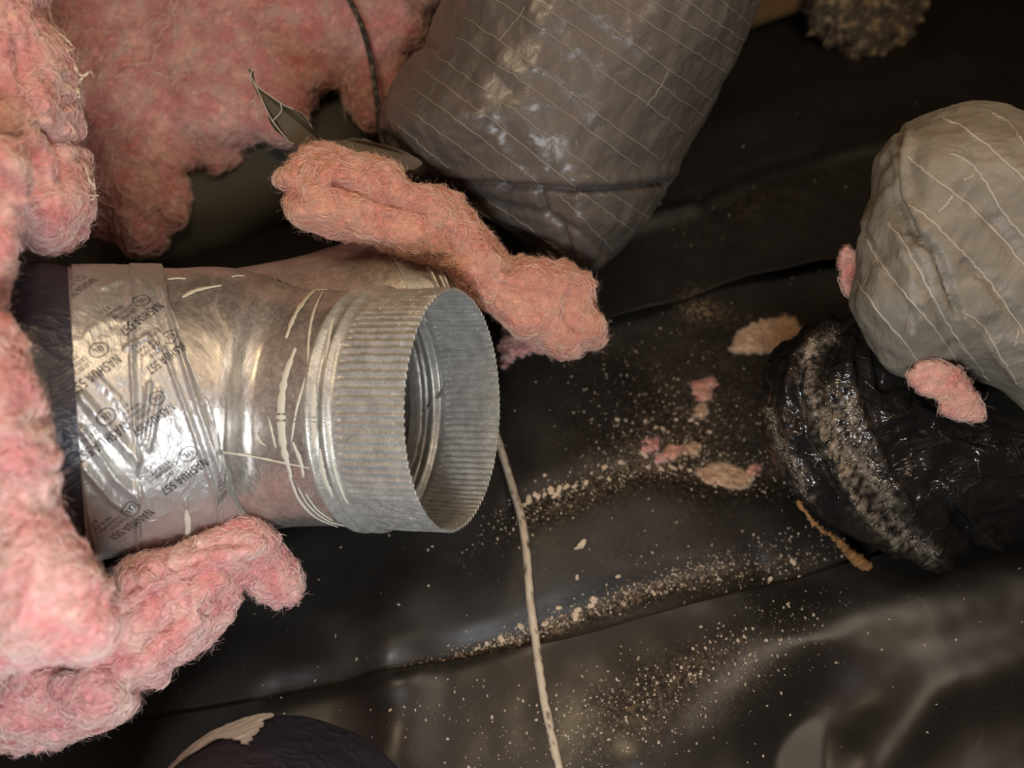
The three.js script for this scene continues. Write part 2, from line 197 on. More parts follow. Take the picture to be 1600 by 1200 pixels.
sheetTex.wrapS = sheetTex.wrapT = THREE.ClampToEdgeWrapping;
const sheetRough = dataTex(512, (u, v) => 0.85 + 0.15 * tileN(u, v, 14, 8, 4));
const sheetMat = (r) => new THREE.MeshStandardMaterial({ color: 0xffffff, map: sheetTex, roughness: r, roughnessMap: rep(sheetRough, 3), bumpMap: rep(crumpleTex, 3), bumpScale: 0.0003 });
// a sheet spread away from an edge line; lift is the height of its edge over what lies below
function sheet(edge, dir, len, n, m, lift, fall, over, curl) {
  const e = new THREE.CatmullRomCurve3(edge.map(([x, z]) => V(x, 0, z)), false, 'centripetal'), pos = [], idx = [], uv = []; const th = 0.0012;
  for (const side of [0, 1]) for (let j = 0; j <= m; j++) for (let i = 0; i <= n; i++) { const p = e.getPointAt(i / n), b = (j / m) ** 1.25 * len, x = p.x + dir[0] * b, z = p.z + dir[1] * b; const y = groundH(x, z) + over + lift * Math.exp(-b / fall) * (0.55 + 0.45 * fbm(p.x * 5, 1, 4, 2)) - side * th; pos.push(x, y, z); uv.push((x / SX) + 0.5, (z - SZ0) / SZ); }
  const row = n + 1, off = row * (m + 1);
  for (let j = 0; j < m; j++) for (let i = 0; i < n; i++) { const a = j * row + i, b = a + row; idx.push(a, b, a + 1, b, b + 1, a + 1, off + a, off + a + 1, off + b, off + b, off + a + 1, off + b + 1); }
  for (let i = 0; i < n; i++) { idx.push(i, i + 1, off + i, i + 1, off + i + 1, off + i); const a = m * row + i; idx.push(a, off + a, a + 1, a + 1, off + a, off + a + 1); }
  return outward(geoOf(pos, idx, uv));
}
const EDGE_F = [[-500, 1210], [300, 1120], [550, 1068], [628, 1054], [780, 1022], [880, 1006], [1000, 975], [1130, 940], [1250, 908], [1400, 872], [1600, 828], [2100, 720]].map(([x, y]) => G(x, y));
const EDGE_B = [[-400, 640], [300, 660], [700, 560], [905, 502], [945, 490], [1050, 463], [1100, 440], [1150, 422], [1250, 410], [1350, 391], [1450, 372], [2000, 300]].map(([x, y]) => GH(x, y, 0.045));
{ // the middle sheet runs under both others
  const e = [[-1.15, -1.32], [1.15, -1.32]];
  single('plastic_sheet', sheet(e, [0, 1], 1.4, 300, 230, 0, 0.1, 0, 0), sheetMat(0.6), 'black plastic sheet strewn with cream crumbs and dust under the round metal collar', 'plastic sheet');
  single('plastic_sheet', sheet(EDGE_F, [0, 1], 0.62, 300, 110, 0.004, 0.03, 0.004, 0), sheetMat(0.4), 'front black plastic sheet with broad grey sheen and soft folds lapped over the dusty one', 'plastic sheet');
  single('plastic_sheet', sheet(EDGE_B, [0.1, -1], 1.5, 260, 120, 0.03, 0.14, 0.008, 0), sheetMat(0.55), 'dark plastic sheet behind, its raised edge shading the dusty sheet', 'plastic sheet');
}

// ---------------------------------------------------------------- pink insulation
const PINK = [0.78, 0.4, 0.4], DEEP = [0.72, 0.27, 0.275], CREAM = [0.84, 0.64, 0.55];
const TAN = [0.86, 0.38, 0.22], STRAW = [0.8, 0.58, 0.34];
const pinkAt = (v, warm = 0) => { const a = fbm(v.x * 26, v.y * 26, v.z * 26, 3), b = fbm(v.x * 90, v.y * 90 + 5, v.z * 90, 2); const t = clamp(0.35 + 0.9 * a + 0.4 * b + warm), d = clamp(0.15 - a * 0.9 - b * 0.3); const w = clamp((warm - 0.1) * 1.5, 0, 0.8); return [0, 1, 2].map((i) => lerp(lerp(lerp(PINK[i], CREAM[i], t * 0.62), DEEP[i], d), (warm > 0.6 ? STRAW : TAN)[i] * (0.9 + 0.2 * a), w)); };

const fibreGeo = (rad, bend, seed) => { const r = rngOf(seed), pts = []; for (let i = 0; i <= 4; i++) { const t = i / 4 - 0.5; pts.push(V(t, bend * (0.25 - t * t) * 2 + (r() - 0.5) * 0.12, (r() - 0.5) * 0.2)); } const c = new THREE.CatmullRomCurve3(pts), pos = [], idx = [], n = 6; for (let i = 0; i <= n; i++) { const p = c.getPoint(i / n), w = rad * Math.sin(Math.PI * (0.08 + 0.84 * i / n)); for (let j = 0; j < 3; j++) { const a = j * 2.0944; pos.push(p.x, p.y + Math.cos(a) * w, p.z + Math.sin(a) * w); } } for (let i = 0; i < n; i++) for (let j = 0; j < 3; j++) { const a = i * 3 + j, b = i * 3 + (j + 1) % 3; idx.push(a, b, a + 3, b, b + 3, a + 3); } return geoOf(pos, idx); };
const FIB = [fibreGeo(0.008, 0.1, 1), fibreGeo(0.008, -0.12, 2), fibreGeo(0.016, 0.12, 3), fibreGeo(0.0055, 0.3, 4)];
function fuzz(parent, g, seed, dens, len, warm = 0, tufts = 0.16, lift = 0.26) {
  const r = rngOf(seed), pick = sampler(g, r), total = Math.round(pick.area * 1e4 * dens), q = new THREE.Quaternion(), m = new THREE.Matrix4(), c = new THREE.Color();
  FIB.forEach((fg, k) => { const n = Math.max(1, Math.round(total * (k === 3 ? 0.03 : k === 2 ? tufts : (0.97 - tufts) / 2))), im = new THREE.InstancedMesh(fg, M.fibre, n); im.name = k === 2 ? 'fibre_tufts' : k === 3 ? 'stray_fibres' : 'loose_fibres';
    for (let i = 0; i < n; i++) { const [p, nn] = pick(); const a = fbm(p.x * 30, p.y * 30, p.z * 30 + 3, 2) * 5 + (r() - 0.5) * 1.6; const ref = Math.abs(nn.y) < 0.9 ? V(0, 1, 0) : V(1, 0, 0), t1 = V(0, 0, 0).crossVectors(ref, nn).normalize(), t2 = V(0, 0, 0).crossVectors(nn, t1); const up = k === 3 ? 0.3 + r() * 1.3 : lift * (r() ** 2) * (k === 2 ? 0.5 : 1.3); const x = t1.clone().multiplyScalar(Math.cos(a)).addScaledVector(t2, Math.sin(a)).addScaledVector(nn, up).normalize(), z = V(0, 0, 0).crossVectors(x, nn).normalize(), y = V(0, 0, 0).crossVectors(z, x); const L = len * (0.5 + r() * 1.0) * (k === 2 ? 1.7 : k === 3 ? 1.3 : 1);
      m.makeBasis(x, y, z); q.setFromRotationMatrix(m); p.addScaledVector(nn, 0.0004 + up * L * 0.35); m.compose(p, q, V(L, L * (0.7 + r()), L)); im.setMatrixAt(i, m); const b = pinkAt(p, warm); const wt = (k > 1 ? 0.3 : 0.0) + r() * 0.25; for (let e = 0; e < 3; e++) b[e] = lerp(b[e], CREAM[e], wt); const s = (k > 1 ? 1.1 : 0.97) + r() * 0.2; c.setRGB(Math.min(0.9, b[0] * s), b[1] * s * 1.05, b[2] * s * 1.05); im.setColorAt(i, c); }
    im.userData.kind = 'stuff'; parent.add(im); });
}
const woolly = (s = 1) => (x, y, v) => { const w = fbm(v.x * 9, v.y * 9, v.z * 9, 2) * 0.05; const m = smooth(-0.3, 0.5, fbm(v.x * 14, v.y * 14, v.z * 14 + 9, 1)); const a = ridge((v.x + w) * 46, (v.y - w) * 14, (v.z + w) * 26, 2) - 0.62, b = fbm(v.x * 110, v.y * 60, v.z * 80, 3); const tt = 2.6 * fbm((v.x + w) * 22, (v.y - w) * 11, (v.z + w) * 16 + 20, 2) + 0.25 * b + 8, saw = tt - Math.floor(tt), ply = (saw < 0.88 ? saw / 0.88 : (1 - saw) / 0.12) - 0.5; return s * (0.0052 * ply * (0.4 + 0.6 * m) + 0.004 * a * (0.25 + 0.75 * m) + 0.0012 * b + 0.0025 * Math.max(0, fbm(v.x * 150, v.y * 150, v.z * 150, 1)) ** 2); };
function insulation(name, label, spec, { dens = 80, len = 0.0058, warm = 0, s = 1, seed = 1, group, tufts, lift, category = 'insulation', extra, more } = {}) {
  const t = thing(name, label, category, group); const d0 = woolly(s); const g = blob({ noise: [[0.006 * s, 0.07], [0.0015 * s, 0.022]], cell: 0.0023, ...spec, disp: (x, y, v, n) => d0(x, y, v) + (extra ? extra(x, y, v) : 0) });
  colorize(g, (v) => pinkAt(v, warm)); part(t, 'wool', g, M.pink); fuzz(t, g, seed * 31 + 7, dens, len, warm, tufts, lift); if (more) more(t); return place(t);
}
const groove = (lines) => (x, y) => { let s = 0; for (const [l, w, a] of lines) { const [d] = lineDist(x, y, l); if (d < w * 3) s += a * Math.exp(-d * d / (w * w)); } return s; };

insulation('insulation_batt', 'pink insulation batt with frayed whitish edge at the side of the dim pink mass', { shapes: [{ o: [[-140, -160], [40, -110], [68, -20], [76, 30], [100, 70], [112, 110], [118, 160], [124, 205], [134, 250], [143, 300], [142, 330], [124, 355], [98, 382], [62, 392], [30, 370], [-140, 400]], z: (x, y) => 0.6 + (x - 60) * 0.0002, T: 0.05, R: 70 }] },
  { seed: 1, extra: groove([[[[25, 60], [32, 120], [40, 150], [70, 200], [90, 215]], 9, -0.008], [[[0, 150], [40, 185], [80, 215], [130, 225]], 8, -0.006], [[[90, 215], [100, 250], [96, 280]], 10, -0.008]]), more(t) {
  M.fray = new THREE.MeshStandardMaterial({ color: new THREE.Color(0.72, 0.62, 0.52), roughness: 0.85 });
  const strands = [[[56, 20], [74, 44], [88, 66], [104, 80], [116, 76]], [[62, 28], [82, 62], [98, 84], [112, 80]], [[78, 38], [94, 54], [108, 66], [117, 76]], [[60, 22], [78, 56], [92, 78], [100, 82]], [[102, 112], [106, 100], [116, 104], [118, 116], [108, 122]], [[106, 118], [120, 116], [132, 118], [142, 112], [145, 120]], [[108, 122], [118, 130], [128, 122], [138, 116]], [[110, 126], [118, 138], [124, 150], [112, 156]], [[104, 112], [112, 126], [120, 142], [116, 158]], [[132, 255], [140, 280], [148, 296], [146, 278]], [[112, 280], [120, 275], [124, 288], [118, 292]], [[120, 330], [134, 318], [150, 308]], [[66, 384], [90, 380], [112, 366], [128, 340]], [[72, 388], [100, 382], [120, 360]], [[80, 390], [108, 378], [124, 352]], [[126, 300], [140, 306], [156, 306]]];
  strands.forEach((l, i) => part(t, 'frayed_strand', tube(catmull(l, false, 3).map(([x, y], k) => P(x + 1.5 * noise3(k, i, 1), y + 1.5 * noise3(k, i, 5), 0.592 - 0.004 * noise3(k * 0.5, i, 9))), (u) => (i % 4 === 0 ? 0.0014 : 0.0007) * (0.4 + Math.sin(Math.PI * u)), 6, 2), M.fray));
} });
insulation('insulation_batt', 'small cream-edged pink fold of insulation lying over the frayed batt', { shapes: [{ o: [[-140, 215], [-20, 222], [20, 235], [40, 262], [46, 290], [38, 320], [26, 340], [20, 390], [8, 450], [-8, 490], [-140, 500]], z: 0.5, T: 0.022, R: 26 }] }, { seed: 2, warm: 0.12 });
insulation('insulation_batt', 'thick bright pink insulation batt standing beside the dark taped duct', { shapes: [{ o: [[-160, 480], [-20, 492], [10, 508], [32, 545], [48, 590], [62, 640], [72, 700], [80, 760], [98, 820], [122, 866], [152, 905], [172, 945], [180, 985], [150, 1022], [80, 1040], [0, 1044], [-160, 1050]], z: (x, y) => 0.465, T: 0.045, R: 100 }] },
  { seed: 3, extra: groove([[[[0, 620], [40, 760], [60, 900], [40, 1000]], 26, 0.004]]) });
insulation('insulation_batt', 'lower folded pink insulation batt with a tongue curling under the printed foil tape', { shapes: [{ o: [[-160, 1020], [0, 1010], [100, 1005], [165, 960], [180, 915], [200, 880], [262, 862], [312, 836], [352, 820], [396, 812], [414, 828], [420, 858], [398, 884], [378, 905], [368, 940], [340, 980], [302, 1016], [266, 1046], [256, 1068], [216, 1076], [214, 1104], [180, 1130], [120, 1148], [60, 1162], [0, 1164], [-160, 1160]], z: (x, y) => 0.585 + Math.max(0, x - 150) * 0.00022, T: 0.05, R: 45 }], caps: [[[398, 868, 0.64, 0.019], [428, 900, 0.645, 0.016], [446, 922, 0.65, 0.011]]] },
  { seed: 4, warm: 0.03, extra: groove([[[[0, 1038], [60, 1044], [130, 1046], [200, 1030], [240, 1000]], 9, -0.007], [[[190, 960], [240, 930], [290, 905], [350, 890]], 9, -0.007], [[[230, 1000], [290, 960], [350, 930]], 10, -0.006], [[[300, 860], [350, 850], [400, 850]], 7, -0.006], [[[200, 925], [260, 895], [330, 870]], 7, -0.006]]) });
insulation('insulation_batt', 'large dim pink insulation mass sagging over the grey-green pipe', { cell: 0.005, shapes: [{ o: [[40, -200], [760, -200], [720, -20], [672, 50], [618, 105], [602, 160], [592, 214], [566, 222], [545, 190], [532, 150], [512, 150], [482, 178], [446, 224], [404, 215], [352, 240], [302, 252], [276, 272], [292, 306], [272, 345], [240, 368], [246, 408], [204, 404], [182, 380], [140, 366], [108, 380], [80, 300], [60, 0]], z: (x, y) => 0.965 + (400 - y) * 0.0001, T: 0.05, R: 110 }], noise: [[0.016, 0.12], [0.003, 0.035]] }, { seed: 5, dens: 24, len: 0.012, s: 0.9 });
insulation('insulation_strip', 'orange-pink rolled strip of torn insulation draped across the metal fitting', { cell: 0.0024, shapes: [{ o: [[430, 268], [450, 256], [464, 240], [500, 232], [560, 240], [612, 250], [642, 284], [690, 300], [740, 338], [772, 372], [800, 400], [850, 405], [896, 420], [926, 440], [930, 480], [946, 508], [936, 540], [914, 540], [894, 556], [868, 554], [838, 540], [800, 524], [776, 492], [750, 472], [704, 432], [660, 412], [620, 402], [590, 382], [530, 368], [508, 366], [462, 350], [444, 320], [450, 298], [432, 290]], z: (x, y) => lerp(0.7, 0.765, clamp((x - 430) / 500)), T: 0.036, R: 42 }] },
  { seed: 6, warm: 0.46, dens: 90, len: 0.006, extra: groove([[[[520, 285], [560, 300], [600, 318], [640, 320]], 8, -0.010], [[[590, 340], [640, 330], [680, 330]], 8, -0.005], [[[660, 330], [720, 390], [780, 440], [830, 470]], 16, -0.006], [[[800, 410], [790, 440], [770, 460]], 8, -0.005], [[[890, 460], [885, 500], [900, 520]], 8, -0.008], [[[600, 385], [560, 330], [470, 330]], 7, 0.003]]) });

// ---------------------------------------------------------------- the galvanised branch fitting
const dirC = (a, b, c) => RX.clone().multiplyScalar(a).addScaledVector(UP, b).addScaledVector(FW, c).normalize();
const AXB = dirC(0.945, 0.0, -0.327), AXT = dirC(0.873, 0.06, 0.487), AX2 = dirC(0.86, 0.3, 0.44);
const COL = P(717, 640, 0.643), RC = 0.1016;
const along = (p, d, s) => p.clone().addScaledVector(d, s);
const T0 = P(122, 645, 0.63), RT = 0.119, J = along(T0, AXT, 0.085);
function hermite(p0, d0, p1, d1, t) { const t2 = t * t, t3 = t2 * t; return V(0, 0, 0).addScaledVector(p0, 2 * t3 - 3 * t2 + 1).addScaledVector(d0, t3 - 2 * t2 + t).addScaledVector(p1, -2 * t3 + 3 * t2).addScaledVector(d1, t3 - t2); }
// rings of [centre, axis, radius]; W(u, angle) is a point of the skin
function ring(c, ax, r, a) { const e1 = UP.clone().addScaledVector(ax, -UP.dot(ax)).normalize(), e2 = V(0, 0, 0).crossVectors(ax, e1); return c.clone().addScaledVector(e1, Math.sin(a) * r).addScaledVector(e2, Math.cos(a) * r); }
const B0 = along(COL, AXB, -0.125);
function legOne(u) {                                 // u in metres from the trunk's taped end
  if (u < 0.085) return [along(T0, AXT, u), AXT, RT];
  const L = 0.13, t = clamp((u - 0.085) / L), h = (q) => hermite(J, AXT.clone().multiplyScalar(L), B0, AXB.clone().multiplyScalar(L), q), c = h(t), ax = h(Math.min(1, t + 0.01)).sub(h(Math.max(0, t - 0.01))).normalize();
  if (u > 0.215) return [along(B0, AXB, u - 0.215), AXB, lerp(0.1035, 0.1022, smooth(0.215, 0.25, u))];
  return [c, ax, lerp(RT + 0.002 * Math.sin(t * 3.1), 0.1035, smooth(0.15, 1, t))];
}
const END2 = P(645, 503, 0.82);
function legTwo(u) { const L = 0.2, t = clamp((u - 0.06) / L); const c = hermite(along(T0, AXT, 0.06), AXT.clone().multiplyScalar(L), END2, AX2.clone().multiplyScalar(L), t).addScaledVector(FW, 0.02 * smooth(0, 0.25, t) * (1 - smooth(0.6, 1, t))); return [c, AXT.clone().lerp(AX2, t).normalize(), lerp(RT - 0.004, 0.102, smooth(0, 0.8, t))]; }
function skin(fn, u0, u1, nu, na, th, dr, uvs = true) { // double-walled sheet metal
  const pos = [], idx = [], uv = [];
  for (const s of [0, 1]) for (let i = 0; i <= nu; i++) { const u = lerp(u0, u1, i / nu), [c, ax, r] = fn(u); for (let j = 0; j <= na; j++) { const a = j / na * 2 * Math.PI, p = ring(c, ax, r + (dr ? dr(u, a) : 0) - s * th, a); pos.push(p.x, p.y, p.z); uv.push(u, a * 0.11); } }
  const row = na + 1, off = row * (nu + 1);
  for (let i = 0; i < nu; i++) for (let j = 0; j < na; j++) { const a = i * row + j, b = a + row; idx.push(a, b, a + 1, b, b + 1, a + 1, off + a, off + a + 1, off + b, off + b, off + a + 1, off + b + 1); }
  for (const i of [0, nu]) for (let j = 0; j < na; j++) { const a = i * row + j; if (i) idx.push(a, off + a, a + 1, a + 1, off + a, off + a + 1); else idx.push(a, a + 1, off + a, a + 1, off + a + 1, off + a); }
  return outward(geoOf(pos, idx, uv));
}
const wye = thing('branch_duct_fitting', 'shiny galvanised metal branch fitting with an open crimped round collar and printed foil tape', 'duct fitting');
const dent = (u, a) => 0.0012 * fbm(u * 14, Math.cos(a) * 1.5, Math.sin(a) * 1.5, 2);
part(wye, 'main_body', skin(legOne, 0.0, 0.262, 130, 200, 0.0008, dent), M.metal);
const legRings = []; for (let u = -0.02; u <= 0.35; u += 0.004) legRings.push(legOne(u));
function cutInside(g) { const p = g.attributes.position.array, ix = g.index.array, keep = [], v = V(0, 0, 0), d = V(0, 0, 0); for (let i = 0; i < ix.length; i += 3) { v.set(0, 0, 0); for (let k = 0; k < 3; k++) v.add(d.fromArray(p, ix[i + k] * 3)); v.divideScalar(3); let inn = false; for (const [c, ax, r] of legRings) { d.copy(v).sub(c); const h = d.dot(ax); if (Math.abs(h) > 0.006) continue; if (Math.sqrt(Math.max(0, d.lengthSq() - h * h)) < r - 0.0012) { inn = true; break; } } if (!inn) keep.push(ix[i], ix[i + 1], ix[i + 2]); } g.setIndex(keep); return g; }
part(wye, 'rear_branch', cutInside(skin(legTwo, 0.062, 0.255, 80, 160, 0.0008, dent)), M.metal, { label: 'rear branch running behind the collar' });
{ // rear branch's own collar, two beads then a crimp
  const fn = (u) => [along(END2, AX2, u - 0.03), AX2, 0.1015]; const bead = (x, c, w) => Math.exp(-((x - c) ** 2) / (w * w));
  part(wye, 'rear_collar', cutInside(skin(fn, 0, 0.06, 70, 320, 0.0008, (u, a) => 0.0035 * (bead(u, 0.028, 0.003) + bead(u, 0.038, 0.003)) + 0.0007 * Math.sin(a * 100) * smooth(0.045, 0.055, u))), M.collar);
}
{ // front collar: s runs back from the open end
  const bead = (x, c, w) => Math.exp(-((x - c) ** 2) / (w * w));
  const seam = (a) => { let d = a - 5.28; d = Math.atan2(Math.sin(d), Math.cos(d)); return smooth(0.34, 0.22, Math.abs(d)); };       // the lapped strip low on the side has no crimps
  const fn = (u) => [along(COL, AXB, u - 0.13), AXB, RC];
  const col = part(wye, 'collar', skin(fn, 0.034, 0.13, 150, 960, 0.0009, (u, a) => { const s = 0.13 - u; const c = smooth(0.058, 0.05, s); let r = 0.0005 * fbm(u * 25, Math.cos(a) * 3, Math.sin(a) * 3); r += 0.0042 * bead(s, 0.064, 0.0034) + 0.0048 * bead(s, 0.078, 0.004) - 0.001 * bead(s, 0.0705, 0.003) ; const w = Math.sin(a * 100 + 0.5 * fbm(a * 3, 2, 1)); r += c * (1 - seam(a)) * (0.0014 * (1 - Math.pow(Math.abs(w * 0.5 + 0.5), 0.8) * 2) * (0.75 + 0.4 * fbm(a * 9, u * 40, 4)) - 0.0014 * (1 - s / 0.06)); r += c * seam(a) * (0.0012 * fbm(a * 24, u * 90, 9, 3) - 0.0016); return r; }), M.collar, { label: 'crimped open collar with two raised beads' });
}
const skinMesh = new THREE.Mesh(skin(legOne, 0.0, 0.262, 130, 200, 0.0008, dent), new THREE.MeshBasicMaterial({ side: THREE.DoubleSide }));
skinMesh.updateMatrixWorld(true);
const caster = new THREE.Raycaster();
function hit(px, py, mesh) { caster.set(camera.position, P(px, py, 1).sub(camera.position).normalize()); const h = caster.intersectObject(mesh, false)[0]; return h ? h.point : null; }
const inv = new Map();
function uaOf(px, py) {                              // where on leg one's skin a point of the photograph lies: [u, angle]
  let best = null, bd = 1e9; for (let i = 0; i <= 59; i++) { const u = -0.03 + i * 0.005, [c, ax, r] = legOne(u); for (let j = 0; j < 72; j++) { const a = j / 72 * 2 * Math.PI, p = ring(c, ax, r, a), n = p.clone().sub(c); if (n.dot(camera.position.clone().sub(p)) < 0) continue; const q = toPx(p), d = Math.hypot(q[0] - px, q[1] - py); if (d < bd) { bd = d; best = [u, a]; } } }
  let st = 0.0025, sa = 0.04; for (let it = 0; it < 24; it++) { let moved = false; for (const [du, da] of [[st, 0], [-st, 0], [0, sa], [0, -sa]]) { const u = best[0] + du, a = best[1] + da, [c, ax, r] = legOne(u), q = toPx(ring(c, ax, r, a)), d = Math.hypot(q[0] - px, q[1] - py); if (d < bd) { bd = d; best = [u, a]; moved = true; } } if (!moved) { st /= 2; sa /= 2; } }
  return best;
}
const norm = (a) => { while (a < Math.PI) a += 2 * Math.PI; while (a >= Math.PI * 3) a -= 2 * Math.PI; return a; };
// tape: strips of foil around the trunk, between two border lines given as [u by angle]
const TEXT = [[205, 818, 0, 1], [222, 500, 0, 0.95], [288, 742, 0, 0.95], [348, 772, 0, 0.9], [150, 585, 0, 0.95], [160, 690, 0, 0.95], [262, 560, 0, 0.85], [128, 452, 0, 0.8], [240, 655, 0, 0.8]];
const PXM = 4600, TU0 = -0.012, TU1 = 0.2, TA0 = 4.45;  // canvas pixels per metre, its first u and first angle
function tapeCanvas() {
  const w = Math.round((TU1 - TU0) * PXM), h = 1900, c = document.createElement('canvas'); c.width = w; c.height = h; const x = c.getContext('2d'); x.fillStyle = '#c9c9c6'; x.fillRect(0, 0, w, h); const r = rngOf(4);
  for (let i = 0; i < 900; i++) { const s = 185 + r() * 40; x.fillStyle = `rgba(${s},${s},${s - 6},0.16)`; x.fillRect(r() * w, r() * h, 30 + r() * 60, 1 + r() * 4); }
  const at = (px, py) => { const [u, a] = uaOf(px, py); return [(u - TU0) * PXM, (norm(a) - TA0) * RT * PXM]; };
  for (const [px, py, , k] of TEXT) { const p = at(px, py), q = at(px - 12, py + 8.4), an = Math.atan2(q[1] - p[1], q[0] - p[0]), dn = at(px - 6, py - 8.6); const det = (q[0] - p[0]) * (dn[1] - p[1]) - (q[1] - p[1]) * (dn[0] - p[0]); x.save(); x.translate(p[0], p[1]); x.rotate(an); if (det < 0) x.scale(1, -1); const S = 0.84 * k; x.scale(S, S); x.fillStyle = '#565456'; x.strokeStyle = '#565456'; x.textAlign = 'center'; x.textBaseline = 'middle';
    x.font = 'bold 46px sans-serif'; x.save(); x.scale(0.8, 1.25); x.fillText('NASHUA 557', 0, 0); x.restore(); x.lineWidth = 5; x.beginPath(); x.ellipse(-72, 72, 36, 30, 0, 0, 7); x.stroke(); x.font = 'bold 34px sans-serif'; x.fillText('UL', -72, 73); x.font = 'bold 24px sans-serif'; x.fillText('LISTED', 20, 48); x.fillText('CLOSURE', 34, 74); x.fillText('181B-FX', 44, 100); x.fillText('0 1 C', 70, 128); x.restore(); }
  const t = new THREE.CanvasTexture(c); t.colorSpace = THREE.SRGBColorSpace; t.flipY = false; return t;
}
const tapeMap = tapeCanvas();
const tapeMat = new THREE.MeshStandardMaterial({ color: 0xffffff, metalness: 0.75, roughness: 0.45, map: tapeMap, bumpMap: rep(crumpleTex, 3), bumpScale: 0.0012 });
const CREASES = [ // ridges in the foil: [line, width px, height m]
  [[[203, 430], [205, 560], [212, 700], [215, 830], [216, 860]], 4, 0.0018], [[[214, 440], [217, 560], [222, 700], [224, 830]], 4, -0.001],
  [[[252, 450], [300, 610], [345, 740], [392, 830]], 5, 0.0028], [[[262, 470], [322, 620], [366, 750], [400, 810]], 6, -0.002], [[[246, 520], [290, 640], [330, 750], [352, 830]], 4, 0.002], [[[270, 470], [318, 590], [340, 650], [345, 700]], 7, 0.0032],
  [[[128, 620], [170, 668], [214, 716]], 9, 0.004], [[[124, 650], [170, 705], [210, 748]], 8, -0.003], [[[130, 670], [180, 745], [215, 775]], 9, 0.004], [[[132, 730], [175, 780], [205, 800]], 7, 0.003], [[[150, 590], [185, 625], [212, 670]], 7, 0.002], [[[140, 520], [170, 500], [200, 505]], 7, 0.001],
  [[[234, 600], [228, 640], [222, 690]], 5, 0.0022], [[[250, 610], [240, 660], [232, 700]], 5, 0.0018], [[[160, 450], [190, 440]], 4, 0.0016], [[[196, 545], [230, 525], [246, 545]], 4, 0.0022], [[[290, 780], [292, 830], [284, 860]], 3, 0.0012]];
function tapeStrip(e0, e1, lift, a0 = 4.35, a1 = 8.3, nu = 110, na = 330) {
  const pos = [], idx = [], uv = [], row = nu + 1;
  const edge = (line, a) => { let k = 0; while (k < line.length - 2 && a > line[k + 1][1]) k++; const [u0, b0] = line[k], [u1, b1] = line[k + 1]; return lerp(u0, u1, clamp((a - b0) / (b1 - b0))); };
  for (const s of [0, 1]) for (let j = 0; j <= na; j++) { const a = lerp(a0, a1, j / na), l = edge(e0, a) + 0.0007 * noise3(a * 9, 2, lift * 1e3), r = edge(e1, a) + 0.0012 * noise3(a * 7, 5, lift * 1e3); for (let i = 0; i <= nu; i++) { const u = lerp(l, r, i / nu), [c, ax, rr] = legOne(u); let p = ring(c, ax, rr + lift, a); const q = toPx(p); let d = 0; const front = p.clone().sub(c).dot(camera.position.clone().sub(p)) > -0.002; if (front && !s) for (const [ln, w, h] of CREASES) { const [e] = lineDist(q[0], q[1], ln); if (e < w * 3) d += h * Math.exp(-e * e / (w * w)); } d = Math.max(d + (s ? 0 : 0.0006 * fbm(u * 60, a * 6, 3, 3)), -0.0012); p = ring(c, ax, rr + lift + d - s * 0.0008, a); pos.push(p.x, p.y, p.z); uv.push((u - TU0) * PXM / Math.round((TU1 - TU0) * PXM), (a - TA0) * RT * PXM / 1900); } }
  const off = row * (na + 1); for (let j = 0; j < na; j++) for (let i = 0; i < nu; i++) { const a = j * row + i, b = a + row; idx.push(a, b, a + 1, b, b + 1, a + 1, off + a, off + a + 1, off + b, off + b, off + a + 1, off + b + 1); }
  for (let j = 0; j < na; j++) for (const i of [0, nu]) { const a = j * row + i, b = a + row; if (i) idx.push(a, b, off + a, b, off + b, off + a); else idx.push(a, off + a, b, b, off + a, off + b); }
  return outward(geoOf(pos, idx, uv));
}
const toEdge = (line) => line.map(([x, y]) => { const [u, a] = uaOf(x, y); return [u, norm(a)]; }).sort((p, q) => p[1] - q[1]);
part(wye, 'foil_tape', tapeStrip(toEdge([[112, 425], [113, 520], [118, 620], [126, 720], [138, 810], [148, 860]]), toEdge([[210, 418], [212, 520], [216, 640], [222, 740], [226, 820], [228, 855]]), 0.0016), tapeMat, { label: 'left strip of printed silver foil tape' });
part(wye, 'foil_tape', tapeStrip(toEdge([[203, 418], [206, 520], [211, 640], [216, 740], [220, 820], [222, 855]]), toEdge([[252, 415], [262, 470], [290, 550], [318, 620], [342, 690], [362, 740], [388, 800], [392, 812]]), 0.0026), tapeMat, { label: 'right strip of printed silver foil tape with a slanting edge' });
// smears of dried sealant, each a thin raised streak lying on the skin
const STREAKS = [[[[512, 440], [484, 462], [462, 492], [447, 530]], 5], [[[462, 545], [446, 590], [440, 640], [444, 700], [456, 745]], 7], [[[505, 455], [490, 490], [483, 530], [482, 570]], 2.5], [[[478, 590], [464, 640], [456, 690]], 2.5], [[[492, 600], [488, 650], [492, 700]], 8], [[[458, 690], [470, 720], [475, 745]], 4], [[[452, 740], [468, 780], [492, 806], [528, 822]], 3.5], [[[466, 760], [484, 790], [512, 812], [545, 822]], 2.5], [[[478, 770], [496, 795], [520, 812]], 2], [[[338, 705], [390, 712], [450, 724], [505, 735]], 2.2], [[[284, 466], [305, 455], [346, 447]], 4], [[[262, 438], [276, 436], [290, 437]], 3], [[[362, 434], [372, 432], [382, 433]], 3], [[[500, 700], [506, 740], [520, 775]], 5], [[[420, 650], [427, 680], [432, 700]], 2.2], [[[400, 675], [408, 690], [416, 696]], 1.6], [[[524, 480], [514, 530], [510, 590], [512, 660], [520, 720]], 5], [[[520, 720], [535, 770], [556, 812]], 4], [[[290, 790], [293, 820], [286, 858]], 4.5], [[[342, 775], [350, 800], [346, 826]], 3], [[[244, 520], [252, 532], [254, 545]], 5]];
